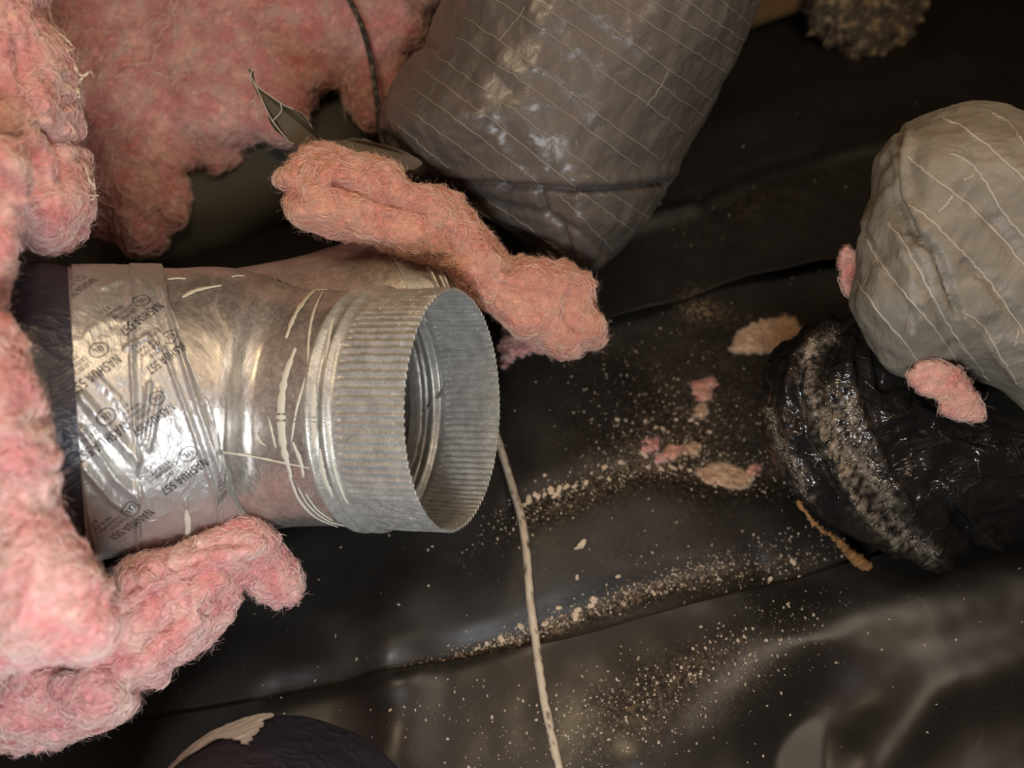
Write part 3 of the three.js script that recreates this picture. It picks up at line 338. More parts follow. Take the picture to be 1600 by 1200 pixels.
for (const [l, w] of STREAKS) { const pts = catmull(l, false, 10).map(([x, y]) => uaOf(x, y)); const pos = [], idx = [], n = pts.length, K = 7; const wm = w * 0.62 / F;
  for (let i = 0; i < n; i++) { const a = pts[Math.max(0, i - 1)], b = pts[Math.min(n - 1, i + 1)]; let du = b[0] - a[0], da = (b[1] - a[1]) * 0.11; const L = Math.hypot(du, da) || 1; du /= L; da /= L; const ww = wm * Math.sin(Math.PI * (0.06 + 0.88 * i / (n - 1))) ** 0.6 * (0.9 + 0.3 * noise3(i * 0.22, w, l[0][0])); for (let k = 0; k < K; k++) { const t = k / (K - 1) * 2 - 1, u = pts[i][0] - da * t * ww, an = pts[i][1] + du * t * ww / 0.11, [c, ax, r] = legOne(u); const p = ring(c, ax, r + 0.0007 + (l[0][0] < 300 && l[0][1] > 500 ? 0.003 : 0) + 0.0007 * (1 - t * t), an); pos.push(p.x, p.y, p.z); } }
  for (let i = 0; i < n - 1; i++) for (let k = 0; k < K - 1; k++) { const a = i * K + k, b = a + K; idx.push(a, b, a + 1, b, b + 1, a + 1); } const g = geoOf(pos, idx); M.smear.side = THREE.DoubleSide; part(wye, 'sealant_smear', g, M.smear); }
place(wye);

// dark flexible duct that the fitting's trunk is taped to, running away under the insulation
{ const t = thing('flexible_duct', 'dark blue-black jacketed duct joined to the fitting under the foil tape', 'duct'); const fn = (u) => [along(T0, AXT, u).addScaledVector(FW, u < 0 ? u * u * 2.6 : 0), AXT.clone().addScaledVector(FW, u < 0 ? u * 5.2 : 0).normalize(), RT + 0.0008];
  const g = skin(fn, -0.34, 0.02, 130, 220, 0.002, (u, a) => -0.0016 * smooth(-0.01, 0.0, u) + 0.006 * smooth(-0.005, -0.05, u) * (0.7 + 0.5 * fbm(u * 9, Math.cos(a) * 2, Math.sin(a) * 2, 3)) + 0.0025 * Math.exp(-((u + 0.016) ** 2) / 0.00003)); part(t, 'jacket', g, M.darkJacket); place(t); }

// ---------------------------------------------------------------- grey jacketed flexible ducts
const THREADS = (parent, mesh, lines, r, jit, seed, m = M.thread) => { const rg = rngOf(seed); for (const l of lines) { const pts = []; const c = catmull(l, false, 10); c.forEach(([x, y], i) => { const p = hit(x + jit * noise3(i * 0.35, l[0][0] * 0.1, seed), y + jit * noise3(i * 0.35, l[0][1] * 0.1, seed + 4), mesh); if (p) pts.push(p.addScaledVector(camera.position.clone().sub(p).normalize(), r * 0.35)); }); if (pts.length > 4) part(parent, 'reinforcing_thread', tube(pts, r, 5, 1), m); } };
const cylUV = (g, o, ax) => { const e1 = UP.clone().addScaledVector(ax, -UP.dot(ax)).normalize(), e2 = V(0, 0, 0).crossVectors(ax, e1), p = g.attributes.position, uv = new Float32Array(p.count * 2), v = V(0, 0, 0); for (let i = 0; i < p.count; i++) { v.fromBufferAttribute(p, i).sub(o); const a = Math.atan2(v.dot(e2), v.dot(e1)); uv[i * 2] = Math.abs(a) * 0.14; uv[i * 2 + 1] = v.dot(ax); } g.setAttribute('uv', new THREE.BufferAttribute(uv, 2)); return g; };
const film = (s, st = 1) => (x, y, v) => s * (0.0022 * (ridge(v.x * 24, v.y * 24 * st, v.z * 24, 3) - 0.6) + 0.0012 * (ridge(v.x * 70, v.y * 70, v.z * 70, 2) - 0.6));
{ // upper one
  const t = thing('flexible_duct', 'grey film-jacketed flexible duct hanging with its torn end above the pink strip', 'duct');
  const o = [[760, -260], [1290, -260], [1240, -100], [1192, 0], [1162, 70], [1128, 135], [1092, 200], [1060, 262], [1030, 318], [1000, 358], [962, 400], [938, 424], [900, 428], [850, 404], [806, 372], [752, 336], [700, 302], [650, 286], [626, 262], [606, 230], [596, 205], [600, 162], [630, 112], [662, 70], [684, 20], [700, -40]];
  const sil = film(0.7), gr = groove([[[[640, 290], [720, 286], [840, 293], [890, 300], [950, 296], [1040, 290]], 5, -0.009], [[[650, 275], [740, 272], [860, 280], [960, 282], [1050, 268]], 11, 0.004], [[[700, 302], [780, 320], [850, 335], [880, 352]], 5, -0.004], [[[720, 330], [800, 345], [860, 365]], 6, 0.004], [[[845, 300], [855, 340], [880, 360], [893, 400], [896, 425]], 5, -0.005], [[[605, 215], [640, 250], [690, 280]], 10, -0.004], [[[660, 70], [720, 80], [760, 88]], 8, -0.003], [[[870, 340], [920, 372], [950, 395]], 5, -0.003], [[[900, 340], [960, 350], [1010, 340]], 12, 0.003]]);
  const g = blob({ shapes: [{ o, z: (x, y) => 0.85 + (y - 200) * 0.00014, T: 0.15, R: 175 }], cell: 0.0032, noise: [[0.004, 0.09], [0.0016, 0.03]], disp: (x, y, v) => sil(x, y, v) + gr(x, y) });
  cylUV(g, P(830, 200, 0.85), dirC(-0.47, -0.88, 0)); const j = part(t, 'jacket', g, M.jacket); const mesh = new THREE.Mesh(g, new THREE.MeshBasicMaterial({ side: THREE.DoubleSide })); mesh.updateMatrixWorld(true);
  const L = []; const dirs = [0.82, 0.575]; // threads slant down to the right
  for (const [x0, y0, x1, y1] of [[600, 180, 700, 262], [606, 150, 800, 292], [622, 122, 850, 292], [645, 98, 900, 292], [660, 72, 960, 292], [672, 30, 1000, 262], [690, 2, 1030, 250], [745, -20, 1070, 205], [800, -20, 1100, 180], [860, -20, 1130, 170], [920, -20, 1145, 120], [980, -20, 1160, 90], [1040, -20, 1170, 70], [1100, -20, 1180, 45], [868, 300, 960, 392], [905, 300, 990, 362], [950, 300, 1020, 345], [700, 305, 830, 378], [760, 312, 880, 395], [1080, -20, 1060, 0]]) L.push([[x0, y0], [lerp(x0, x1, 0.35), lerp(y0, y1, 0.33)], [lerp(x0, x1, 0.7), lerp(y0, y1, 0.69)], [x1, y1]]);
  L.push([[782, 62], [800, 40], [818, 12]], [[850, 235], [868, 215], [884, 208]], [[940, 80], [950, 60], [962, 48]], [[1010, 165], [1030, 140], [1044, 112]]);
  THREADS(t, mesh, L, 0.0006, 2.2, 3, M.threadDim);
  // the torn tongue of jacket and the lip that runs back to the duct
  const flat = (outline, z, th, bend) => { const s = new THREE.Shape(outline.map(([x, y]) => new THREE.Vector2(x, -y))); const e = new THREE.ExtrudeGeometry(s, { depth: 1, bevelEnabled: false, curveSegments: 4 }); const p = e.attributes.position; for (let i = 0; i < p.count; i++) { const x = p.getX(i), y = -p.getY(i), k = p.getZ(i), w = P(x, y, z + bend(x, y) + (k - 0.5) * th); p.setXYZ(i, w.x, w.y, w.z); } e.deleteAttribute('uv'); e.computeVertexNormals(); return e; };
  const fine = (l) => catmull(l, true, 4).map((q) => [q[0] + 1.2 * noise3(q[0] * 0.2, q[1] * 0.2, 2), q[1] + 1.2 * noise3(q[0] * 0.2, q[1] * 0.2, 8)]);
  M.tongue = new THREE.MeshStandardMaterial({ color: new THREE.Color(0.1, 0.085, 0.06), roughness: 0.6, side: THREE.DoubleSide });
  part(t, 'torn_flap', flat(fine([[388, 108], [396, 112], [400, 134], [440, 160], [472, 178], [490, 202], [506, 226], [496, 240], [474, 234], [454, 224], [424, 194], [414, 166], [402, 146]]), 0.74, 0.0012, (x, y) => 0.014 * Math.sin((x - 390) * 0.05) + 0.006 * noise3(x * 0.03, y * 0.03, 1)), M.tongue, { label: 'torn pointed tongue of jacket' });
  part(t, 'torn_lip', flat(fine([[494, 226], [530, 219], [562, 216], [594, 224], [640, 240], [660, 256], [640, 266], [612, 256], [570, 244], [530, 244], [500, 246]]), 0.752, 0.0012, (x, y) => -0.012 * Math.sin((x - 490) * 0.02)), new THREE.MeshStandardMaterial({ color: new THREE.Color(0.12, 0.1, 0.075), roughness: 0.6, side: THREE.DoubleSide }));
  for (const l of [[[388, 110], [402, 140], [424, 186], [452, 222]], [[398, 132], [440, 162], [474, 180], [500, 224]], [[425, 190], [440, 172], [438, 162]], [[452, 222], [466, 228]], [[390, 126], [394, 108]]]) part(t, 'reinforcing_thread', tube(l.map(([x, y]) => P(x, y, 0.738)), 0.0006, 5, 4), M.thread);
  place(t);
}
{ // the one by the side, slipped off its liner
  const t = thing('flexible_duct', 'grey jacketed flexible duct end lying on glossy black wrapped ducting', 'duct');
  const o = [[1336, 420], [1342, 350], [1362, 306], [1372, 246], [1402, 205], [1440, 182], [1482, 165], [1540, 158], [1600, 172], [1720, 220], [1800, 400], [1760, 600], [1680, 660], [1600, 640], [1560, 606], [1500, 584], [1420, 590], [1384, 574], [1352, 524], [1330, 478]];
  const gr = groove([[[[1408, 210], [1400, 250], [1404, 310], [1430, 370], [1462, 396], [1480, 440], [1496, 490]], 6, -0.010], [[[1420, 215], [1412, 260], [1420, 310], [1446, 360]], 9, 0.006], [[[1385, 245], [1392, 320], [1424, 400], [1452, 460], [1490, 540]], 7, -0.004], [[[1590, 400], [1540, 330], [1500, 290]], 10, -0.004], [[[1600, 510], [1550, 440], [1510, 410]], 8, -0.005], [[[1500, 490], [1540, 530], [1600, 600]], 8, 0.004], [[[1345, 360], [1380, 420], [1440, 520]], 8, -0.003]]); const sil = film(0.8);
  const g = blob({ shapes: [{ o, z: (x, y) => 0.70 + (y - 400) * 0.00006, T: 0.11, R: 130 }], cell: 0.003, noise: [[0.004, 0.07], [0.0015, 0.025]], disp: (x, y, v) => sil(x, y, v) + gr(x, y) });
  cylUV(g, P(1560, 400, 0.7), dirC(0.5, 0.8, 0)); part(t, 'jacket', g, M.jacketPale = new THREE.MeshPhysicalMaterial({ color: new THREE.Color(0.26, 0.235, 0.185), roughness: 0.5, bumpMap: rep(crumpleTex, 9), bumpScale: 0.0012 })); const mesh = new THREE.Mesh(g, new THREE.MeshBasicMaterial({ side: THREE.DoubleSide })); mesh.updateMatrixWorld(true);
  THREADS(t, mesh, [[[1466, 182], [1502, 198], [1552, 235], [1620, 300]], [[1550, 178], [1574, 190], [1600, 225], [1630, 260]], [[1418, 246], [1450, 272], [1494, 304], [1540, 345], [1610, 425]], [[1484, 240], [1510, 250], [1534, 276], [1572, 338], [1610, 380]], [[1420, 320], [1450, 340], [1490, 380], [1520, 410], [1560, 460], [1612, 535]], [[1388, 348], [1412, 378], [1440, 430], [1464, 476], [1490, 520], [1520, 560]], [[1352, 372], [1376, 410], [1410, 455], [1450, 500], [1484, 545], [1510, 590]], [[1338, 438], [1376, 492], [1410, 530], [1440, 575], [1456, 602]], [[1510, 490], [1534, 508], [1560, 550], [1590, 600]], [[1466, 332], [1480, 318], [1490, 304]], [[1505, 282], [1520, 274]], [[1585, 540], [1592, 515]], [[1500, 540], [1520, 560], [1545, 596]]], 0.0008, 2, 8);
  for (const [o2, z2, sd] of [[[[1318, 384], [1328, 388], [1340, 400], [1346, 450], [1338, 472], [1326, 462], [1314, 440], [1312, 410]], 0.715, 41], [[[1420, 590], [1436, 566], [1470, 566], [1504, 580], [1516, 606], [1540, 648], [1530, 657], [1500, 654], [1474, 648], [1462, 624], [1438, 610]], 0.648, 42]]) { const b = blob({ shapes: [{ o: o2, z: (x, y) => z2 + (y - o2[0][1]) * 0.0002, T: 0.005, R: 8 }], cell: 0.0016, noise: [[0.0022, 0.016], [0.0016, 0.006]], disp: woolly(0.35) }); colorize(b, (v) => pinkAt(v, 0.33)); const w = part(t, 'insulation_lining', b, M.pink, { label: 'pink lining poking out' }); fuzz(w, b, sd, 60, 0.006, 0.3); }
  place(t);
}
{ // glossy black wrapped duct
  const t = thing('wrapped_duct', 'glossy black plastic-wrapped duct bend lying on the dusty plastic sheet', 'duct');
  const o = [[1192, 660], [1192, 600], [1206, 556], [1236, 530], [1262, 508], [1300, 498], [1340, 500], [1420, 530], [1500, 580], [1640, 600], [1760, 640], [1780, 760], [1700, 815], [1600, 842], [1530, 858], [1470, 882], [1430, 880], [1380, 862], [1330, 838], [1280, 805], [1250, 782], [1218, 735], [1198, 700]];
  const rg = [[[[1345, 505], [1352, 560], [1392, 640], [1430, 710], [1500, 790], [1560, 850]], 9, 0.007], [[[1330, 505], [1320, 570], [1345, 660], [1392, 750], [1440, 830], [1480, 878]], 10, 0.010], [[[1300, 505], [1262, 560], [1262, 610], [1292, 700], [1340, 785], [1400, 850], [1460, 880]], 8, 0.011], [[[1282, 520], [1242, 560], [1225, 640], [1246, 730], [1300, 810]], 8, 0.007], [[[1320, 520], [1290, 580], [1310, 670], [1360, 760], [1430, 850]], 9, -0.009], [[[1270, 540], [1245, 600], [1262, 690], [1310, 780]], 8, -0.007], [[[1360, 530], [1372, 590], [1410, 680], [1470, 770], [1530, 850]], 10, -0.007], [[[1400, 620], [1480, 680], [1560, 720], [1640, 740]], 10, 0.004], [[[1380, 600], [1420, 600], [1460, 612]], 10, -0.006], [[[1390, 655], [1430, 640], [1475, 655]], 9, 0.007], [[[1400, 690], [1450, 670], [1520, 690], [1600, 700]], 7, -0.005], [[[1230, 520], [1215, 590], [1200, 650]], 7, 0.003]];
  const cr = groove(rg);
  const g = blob({ shapes: [{ o, z: (x, y) => 0.78, T: 0.09, R: 120 }], cell: 0.0028, noise: [[0.003, 0.05], [0.0012, 0.02]], disp: (x, y, v) => cr(x, y) * 0.8 + 0.0035 * (ridge(v.x * 16, v.y * 26, v.z * 16, 1) - 0.6) });
  cylUV(g, P(1450, 700, 0.78), dirC(1, -0.3, 0)); part(t, 'plastic_wrap', g, M.liner); const mesh = new THREE.Mesh(g, new THREE.MeshBasicMaterial({ side: THREE.DoubleSide })); mesh.updateMatrixWorld(true);
  // clinging dusty residue along the ridges: thin patches on the wrap
  const RES = [[[[1302, 520], [1264, 560], [1264, 612], [1294, 700], [1340, 785], [1400, 850]], 14, 0.8], [[[1290, 620], [1310, 690], [1330, 730]], 22, 0.8], [[[1350, 700], [1362, 750], [1390, 770]], 18, 0.6], [[[1200, 640], [1216, 690], [1246, 740], [1262, 780]], 14, 0.8], [[[1380, 780], [1420, 840], [1460, 870]], 14, 0.7], [[[1330, 620], [1330, 640], [1340, 660]], 18, 0.6], [[[1270, 530], [1260, 570]], 10, 1]];
  colorize(g, (v, x, y) => { let d = 0; for (const [l, w, a] of RES) { const [e] = lineDist(x, y, l); d += a * Math.exp(-e * e / (w * w)); } d = clamp(d * smooth(-0.3, 0.6, fbm(v.x * 130, v.y * 60, v.z * 130, 3))) * 0.7; return [lerp(0.013, 0.42, d), lerp(0.012, 0.34, d), lerp(0.011, 0.25, d)]; });
  const rr = rngOf(91); const im = new THREE.InstancedMesh(new THREE.IcosahedronGeometry(1, 0), M.dust, 5200); im.name = 'clinging_dust'; im.userData.kind = 'stuff'; const mm = new THREE.Matrix4(), qq = new THREE.Quaternion(), cc = new THREE.Color(); let n = 0;
  const lines = [[[[1302, 520], [1264, 560], [1264, 612], [1294, 700], [1340, 785], [1400, 850]], 12], [[[1290, 640], [1310, 690], [1330, 720]], 16], [[[1350, 700], [1362, 750], [1390, 770]], 14], [[[1200, 640], [1216, 690], [1246, 740], [1262, 780]], 10], [[[1380, 780], [1420, 840], [1460, 870]], 10], [[[1330, 620], [1330, 640], [1340, 660]], 14], [[[1270, 530], [1260, 560]], 6]];
  while (n < 5200) { const [l, w] = lines[Math.floor(rr() * lines.length)], k = Math.floor(rr() * (l.length - 1)), f = rr(), x = lerp(l[k][0], l[k + 1][0], f) + (rr() + rr() - 1) * w, y = lerp(l[k][1], l[k + 1][1], f) + (rr() + rr() - 1) * w; const p = hit(x, y, mesh); n++; if (!p) { mm.makeScale(1e-6, 1e-6, 1e-6); im.setMatrixAt(n - 1, mm); continue; } const s = 0.00018 + rr() ** 6 * 0.0008; qq.setFromEuler(new THREE.Euler(rr() * 6, rr() * 6, rr() * 6)); mm.compose(p, qq, V(s * 1.3, s * 0.5, s * 0.7)); im.setMatrixAt(n - 1, mm); const b = 0.3 + rr() * 0.25; cc.setRGB(b, b * 0.86, b * 0.66); im.setColorAt(n - 1, cc); }
  t.add(im); place(t);
}
{ // rust-brown dry strip at the bend's foot
  const g = tube([[1246, 782, 0.755], [1262, 806, 0.752], [1282, 826, 0.754], [1306, 842, 0.765], [1330, 866, 0.78], [1352, 884, 0.79], [1372, 902, 0.796]].map(([x, y, z]) => P(x, y, z)), (t) => 0.0022 + 0.0042 * smooth(0.35, 0.8, t) * smooth(1.02, 0.9, t), 8, 10); displace(g, (x, y, v) => 0.0034 * fbm(v.x * 180, v.y * 150, v.z * 150, 2)); colorize(g, (v) => { const t = 0.5 + 0.5 * fbm(v.x * 90, v.y * 90, v.z * 90, 2); return [lerp(0.12, 0.42, t), lerp(0.06, 0.22, t), lerp(0.02, 0.08, t)]; }); single('dried_strip', g, M.bark, 'ragged rust-brown dried strip along the foot of the black wrapped duct', 'debris'); }

// ---------------------------------------------------------------- the rest of the ducts and wires
{ const g = tube([[20, 400, 1.03], [280, 322, 1.055], [430, 262, 1.075], [540, 205, 1.11], [700, 120, 1.16]].map(([x, y, z]) => P(x, y, z)), 0.078, 40, 12); displace(g, (x, y, v) => 0.004 * fbm(v.x * 9, v.y * 9, v.z * 9, 2)); single('pipe', g, M.duct, 'dull grey-green rounded pipe under the dim pink insulation mass', 'pipe'); }
{ const pts = [[560, 330], [690, 520], [752, 630], [784, 722], [800, 775], [815, 830], [822, 880], [828, 950], [838, 1020], [848, 1090], [860, 1150], [874, 1215], [892, 1300], [930, 1420], [1000, 1600]].map(([x, y, z]) => z ? P(x, y, z) : onGround(x, y, 0.006)); const g = tube(pts, 0.0042, 14, 18); displace(g, (x, y, v) => 0.0005 * fbm(v.x * 60, v.y * 60, v.z * 60, 2)); colorize(g, (v) => { const k = fbm(v.x * 130, v.y * 60, v.z * 60, 3), d = smooth(0.28, 0.5, k); const b = 0.52 + 0.14 * fbm(v.x * 40, v.y * 40, v.z * 40); return [lerp(b, 0.1, d), lerp(b * 0.84, 0.08, d), lerp(b * 0.62, 0.06, d)]; }); single('cable', g, M.cable, 'tan dirt-speckled cable running down from behind the open collar', 'cable'); }
{ const pts = [[530, -60, 0.93], [542, -10, 0.93], [560, 28, 0.925], [574, 70, 0.92], [584, 120, 0.915], [590, 165, 0.91], [594, 205, 0.9], [606, 240, 0.9], [622, 268, 0.91]].map((a) => P(...a)); const g = tube(pts, 0.0033, 10, 12); colorize(g, (v) => { const d = smooth(0.1, 0.5, fbm(v.x * 90, v.y * 90, v.z * 90, 2)); return [lerp(0.035, 0.2, d), lerp(0.035, 0.18, d), lerp(0.032, 0.15, d)]; }); single('cable', g, M.wire, 'thin dark dusty wire hanging down in front of the dim pink insulation', 'cable'); }
{ // round duct stub at the near edge, standing up towards the viewpoint
  const t = thing('duct_stub', 'black round duct stub with a ragged band of silver tape around its rim', 'duct'); const ax = FW.clone().negate(), C = P(445, 1350, 0.61), R = 0.1176;
  const fn = (u) => [along(C, ax, u), ax, R]; part(t, 'duct_body', skin(fn, 0, 0.11, 50, 160, 0.002, (u, a) => 0.0012 * fbm(u * 20, Math.cos(a) * 3, Math.sin(a) * 3)), M.darkJacket);
  const cv = document.createElement('canvas'); cv.width = 1024; cv.height = 256; const x = cv.getContext('2d'); x.fillStyle = '#e2e0d8'; x.fillRect(0, 0, 1024, 256); x.fillStyle = '#45434a'; x.font = 'bold 60px sans-serif'; x.save(); x.translate(300, 190); x.rotate(-0.35); x.fillText('NASHUA 557', -130, 0); x.restore();
  const mp = new THREE.CanvasTexture(cv); mp.colorSpace = THREE.SRGBColorSpace; mp.flipY = false; const tm = new THREE.MeshStandardMaterial({ color: 0xffffff, metalness: 0.15, roughness: 0.4, map: mp, bumpMap: rep(crumpleTex, 2), bumpScale: 0.0015 });
  const pos = [], idx = [], uv = [], na = 140, nu = 30, row = nu + 1, A0 = 0.1, A1 = 1.485; for (const s of [0, 1]) for (let j = 0; j <= na; j++) { const f = j / na, w = 0.046 + 0.004 * noise3(f * 5, 3, 3) - 0.016 * Math.exp(-((f - 0.78) ** 2) / 0.02) + 0.008 * smooth(0.9, 1, f); for (let i = 0; i <= nu; i++) { const u = w * i / nu - 0.001; const a = lerp(A0, A1 + 0.03 * noise3(u * 120, 1, 1) - 0.25 * u, f); const [c, k, r] = fn(u); const p = ring(c, k, r + 0.0022 - s * 0.0008 + (s ? 0 : 0.0008 * fbm(u * 50, a * 7, 1, 3)), a); pos.push(p.x, p.y, p.z); uv.push(f, u * 5.5); } }
  const off = row * (na + 1); for (let j = 0; j < na; j++) for (let i = 0; i < nu; i++) { const a = j * row + i, b = a + row; idx.push(a, b, a + 1, b, b + 1, a + 1, off + a, off + a + 1, off + b, off + b, off + a + 1, off + b + 1); }
  part(t, 'foil_tape', outward(geoOf(pos, idx, uv)), tm, { label: 'ragged band of printed silver tape' }); place(t);
}

// ---------------------------------------------------------------- scraps, crumbs, dust, dirt
function scrap(label, o, seed, { T = 0.008, R = 14, up = 0.006, warm = 0.62, dens = 70, len = 0.005, group } = {}) { const t = thing('insulation_scrap', label, 'scrap', group); const z = (x, y) => { const p = onGround(x, y, up); return cs(p)[2]; }; const ym = o.reduce((a, p) => a + p[1], 0) / o.length; const xs = o.map((p) => p[0]), ys = o.map((p) => p[1]), z0 = z(xs.reduce((a, b) => a + b) / o.length, ys.reduce((a, b) => a + b) / o.length); const g = blob({ shapes: [{ o, z: (x, y) => z0 - (y - ym) * 0.0008, T, R }], cell: 0.0012, noise: [[0.004, 0.014], [0.003, 0.006]], disp: woolly(0.5) }); colorize(g, (v) => pinkAt(v, warm)); part(t, 'wool', g, M.pink); fuzz(t, g, seed, dens, len, warm); return place(t); }
scrap('largest cream-tan insulation scrap lying beside the top of the black wrapped duct', [[1142, 546], [1160, 520], [1178, 506], [1204, 500], [1230, 494], [1246, 500], [1250, 520], [1238, 536], [1210, 548], [1180, 550]], 60, { warm: 0.75, R: 8, T: 0.007 });
scrap('pinkish insulation scrap lying alone between the metal collar and black wrapped duct', [[1082, 598], [1098, 594], [1108, 588], [1120, 598], [1112, 608], [1106, 622], [1090, 624], [1086, 608]], 61, { R: 7, T: 0.005, warm: 0.45 });
scrap('flaky peach insulation heap beside the low side of the black wrapped duct', [[1088, 738], [1108, 728], [1130, 722], [1150, 730], [1168, 738], [1176, 748], [1160, 760], [1130, 760], [1108, 756]], 62, { warm: 0.61, T: 0.006, R: 8 });
scrap('small cream insulation tuft just below the lone pinkish scrap', [[1086, 640], [1096, 634], [1106, 640], [1102, 650], [1090, 650]], 63, { R: 6, T: 0.004, warm: 0.7 });
scrap('pink insulation wisp at the upper side of the crumb trail', [[1002, 690], [1018, 684], [1030, 690], [1024, 702], [1008, 702]], 64, { R: 7, T: 0.004, warm: 0.25 });
scrap('peach insulation wisp in the middle of the crumb trail', [[1034, 704], [1046, 696], [1060, 700], [1054, 710], [1040, 712]], 65, { R: 7, T: 0.004, warm: 0.5 });
scrap('pale insulation wisp between the peach wisp and the flaky heap', [[1064, 702], [1080, 694], [1094, 700], [1086, 708], [1068, 708]], 66, { R: 6, T: 0.004, warm: 0.72 });
scrap('tiny peach insulation tuft touching the black wrapped duct', [[1168, 734], [1180, 728], [1188, 736], [1176, 742]], 67, { R: 6, T: 0.004, warm: 0.5 });
scrap('deep pink insulation wisp at the lower side of the crumb trail', [[1024, 716], [1036, 708], [1044, 714], [1034, 722]], 68, { R: 6, T: 0.004, warm: -0.1 });
scrap('dim pink insulation scrap under the end of the rolled strip', [[782, 534], [820, 528], [858, 534], [850, 546], [820, 550], [800, 560], [790, 572], [784, 556]], 69, { up: 0.12, warm: -0.1 });

function crumbGeo(r, seed) { const g = new THREE.IcosahedronGeometry(1, 2), p = g.attributes.position; for (let i = 0; i < p.count; i++) { const v = V(p.getX(i), p.getY(i), p.getZ(i)), k = 1 + 0.4 * noise3(v.x * 1.2 + seed, v.y * 1.2, v.z * 1.2) + 0.15 * noise3(v.x * 3, v.y * 3 + seed, v.z * 3); p.setXYZ(i, v.x * k * 1.25, v.y * k * 0.75, v.z * k); } g.deleteAttribute('uv'); g.computeVertexNormals(); return colorize(g, (v) => { const b = 0.62 + 0.16 * noise3(v.x * 2 + seed, v.y * 2, v.z * 2); return [b, b * 0.8, b * 0.57]; }); }
const CR = [1, 2, 3, 4, 5].map((s) => crumbGeo(1, s * 3.7));
function crumb(px, py, size, label, group) { const m = new THREE.Mesh(CR[Math.floor(rnd() * 5)], M.crumb); m.name = numbered('crumb'); const p = onGround(px, py, size * 0.45); m.position.copy(p); m.rotation.set(rnd() * 0.8, rnd() * 6.28, rnd() * 0.8); m.scale.set(size * (0.8 + rnd() * 0.8), size * (0.5 + rnd() * 0.4), size * (0.6 + rnd() * 0.5)); tag(m, label, 'crumb', group); scene.add(m); shadows(m); }
const px2m = (px, py) => px * groundZ(py) / F * 0.5;
const ORD = ['first', 'second', 'third', 'fourth', 'fifth', 'sixth', 'seventh', 'eighth', 'ninth', 'tenth', 'eleventh', 'twelfth', 'thirteenth', 'fourteenth', 'fifteenth', 'sixteenth', 'seventeenth', 'eighteenth', 'nineteenth', 'twentieth', 'last'];
const CS = 0.82;
const crumbRow = (list, words, group) => list.sort((a, b) => a[0] - b[0]).forEach(([x, y, s], i) => crumb(x, y, px2m(s, y) * CS, ORD[i] + ' ' + words, group));
crumbRow([[1022, 676, 8], [1006, 668, 7], [962, 668, 8], [975, 668, 6], [1003, 722, 10], [968, 736, 10], [942, 744, 8], [1034, 678, 8], [1042, 682, 6], [1010, 740, 9], [948, 762, 8], [913, 768, 8], [1048, 738, 10], [1062, 736, 9], [1030, 742, 9], [1078, 660, 7], [1088, 664, 7], [1055, 660, 6], [1076, 740, 8], [1108, 678, 6], [850, 757, 7]], 'small cream crumb from the cable in the debris trail before the black duct', 'crumbs in the debris trail');
crumbRow([[826, 792, 10], [838, 786, 11], [850, 784, 9], [860, 778, 11], [872, 776, 12], [884, 772, 10], [896, 772, 9], [818, 800, 9], [866, 786, 8]], 'cream flake from the cable in the short row at the shallow crease', 'flakes beside the cable');
crumbRow([[814, 982, 11], [852, 978, 13], [783, 1000, 9], [898, 968, 10], [902, 958, 9], [926, 944, 12], [922, 952, 8], [760, 1008, 8], [872, 956, 7], [1018, 934, 9], [962, 912, 8], [1234, 884, 9], [1246, 908, 10], [1200, 910, 8]], 'cream crumb along the long crease of the front sheet, counted from its pinched end', 'crumbs along the long crease');
crumbRow([[906, 868, 11], [899, 916, 8], [898, 874, 7]], 'loose pale crumb to the right of the cable on the bare middle sheet', 'crumbs on the bare middle sheet');
crumbRow([[820, 1166, 11], [838, 1124, 9], [802, 1160, 7], [714, 1134, 8], [700, 1140, 6], [552, 1176, 8], [612, 1172, 7], [528, 1142, 7], [834, 1178, 6], [762, 1196, 9], [650, 1154, 6]], 'pale crumb on the front sheet near the lower cable, counted from the duct stub', 'crumbs near the lower cable');
crumbRow([[1318, 1042, 7], [1312, 1050, 6], [1364, 984, 5], [1434, 1072, 6]], 'tiny white speck on the grey sheen of the front sheet, from the left', 'specks on the front sheen');
crumbRow([[1236, 358, 9], [1180, 382, 9], [1282, 346, 9], [1322, 332, 9], [1152, 332, 8], [1126, 340, 8], [1250, 404, 8], [1206, 402, 7], [1062, 396, 6], [1098, 364, 6]], 'dim pale crumb on the dark raised sheet behind, from the left', 'crumbs on the dark sheet behind');

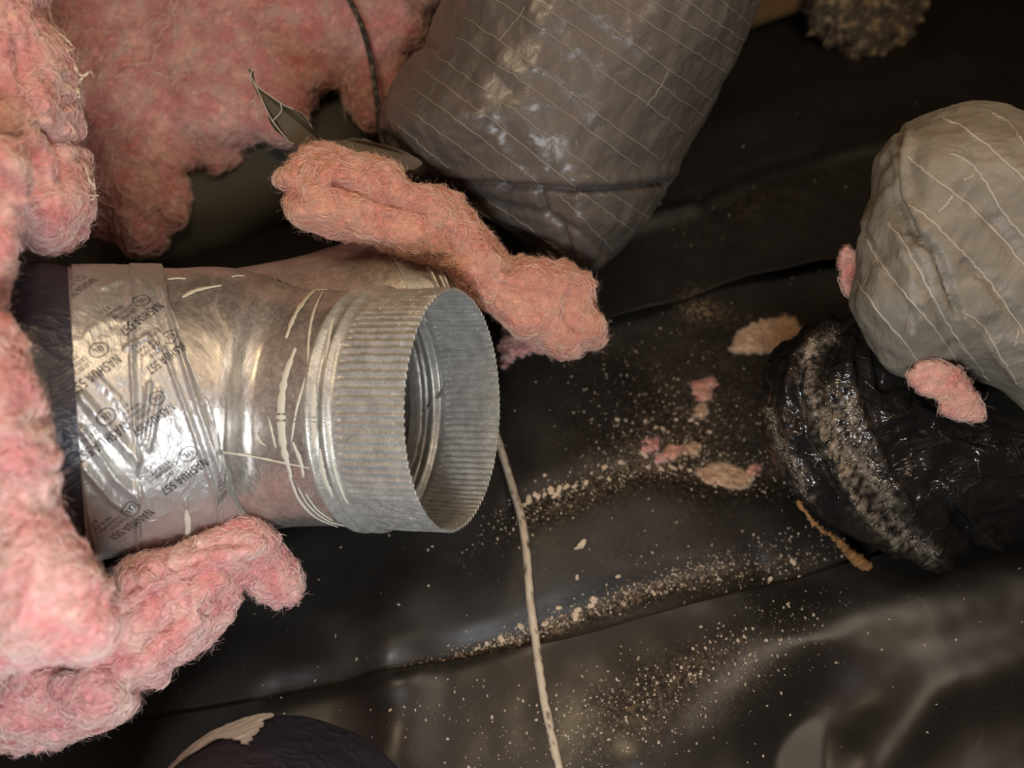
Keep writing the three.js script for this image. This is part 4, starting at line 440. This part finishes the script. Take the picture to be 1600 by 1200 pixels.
{ // uncountable fine debris
  const r = rngOf(123), N = 9000, im = new THREE.InstancedMesh(new THREE.IcosahedronGeometry(1, 0), M.dust, N), m = new THREE.Matrix4(), q = new THREE.Quaternion(), c = new THREE.Color(); im.name = 'insulation_dust';
  const cl = [[1060, 690, 75, 45, -0.1, 5], [930, 768, 100, 18, -0.42, 5], [1120, 742, 70, 22, 0.1, 3], [1080, 1060, 130, 40, -0.45, 5], [960, 1130, 120, 45, -0.3, 3], [960, 942, 140, 9, -0.33, 6], [790, 1004, 110, 4, -0.3, 3], [1030, 560, 160, 90, 0, 1.2], [900, 880, 170, 80, 0, 1.2], [1180, 890, 110, 18, -0.2, 3], [700, 1120, 160, 50, 0, 1.5], [1330, 1040, 200, 110, 0, 0.25], [1180, 340, 130, 80, -0.2, 0.6], [1000, 600, 60, 50, 0, 1.5]]; const sum = cl.reduce((a, b) => a + b[5], 0); const gs = () => { let s = 0; for (let i = 0; i < 6; i++) s += r(); return (s - 3) * 1.41; };
  for (let i = 0; i < N; i++) { let k = r() * sum, j = 0; while (k > cl[j][5]) k -= cl[j++][5]; const [cx, cy, rx, ry, an] = cl[j], a = gs() * rx, b = gs() * ry; const x = cx + a * Math.cos(an) - b * Math.sin(an), y = cy + a * Math.sin(an) + b * Math.cos(an); const s = 0.00022 + 0.0012 * r() ** 5; const p = onGround(x, Math.max(y, 100), s * 0.3 + (y < 470 ? 0.014 : 0)); if (p.z > G(x, 0) [1]) { const e = lineDist(p.x, p.z, EDGE_F); if (e[1] > 0) p.y += 0.0045; } q.setFromEuler(new THREE.Euler(r() * 6, r() * 6, r() * 6)); m.compose(p, q, V(s * 1.5, s * 0.8, s)); im.setMatrixAt(i, m); const w = 0.3 + r() * 0.35; c.setRGB(w, w * 0.82, w * 0.6); im.setColorAt(i, c); }
  tag(im, 'fine cream insulation dust scattered over the black plastic sheets', null, null, 'stuff'); delete im.userData.category; scene.add(im); shadows(im);
}
{ // clod of dirt far back
  const z = (x, y) => groundZ(y) - 0.02; const g = blob({ shapes: [{ o: [[1262, -60], [1440, -60], [1442, 20], [1428, 45], [1412, 70], [1396, 92], [1356, 102], [1318, 112], [1312, 84], [1284, 66], [1268, 40]], z: () => 1.335, T: 0.03, R: 45 }], cell: 0.004, noise: [[0.010, 0.03], [0.008, 0.012]] }); colorize(g, (v) => { const t = smooth(0.05, 0.45, fbm(v.x * 40, v.y * 40, v.z * 40, 3)); return [lerp(0.07, 0.3, t), lerp(0.055, 0.22, t), lerp(0.035, 0.11, t)]; }); single('dirt_clod', g, M.bark, 'crumbly brown dirt clod on the dark plastic far behind the ducts', 'dirt'); }
{ const g = blob({ shapes: [{ o: [[1150, -80], [1262, -80], [1262, 6], [1240, 22], [1190, 40], [1150, 50]], z: 1.37, T: 0.03, R: 16 }], cell: 0.005, noise: [[0.002, 0.03]] }); single('wood_block', g, M.wood, 'dark brown wood end at the back beside the dirt clod', 'wood'); }

renderer.render(scene, camera);
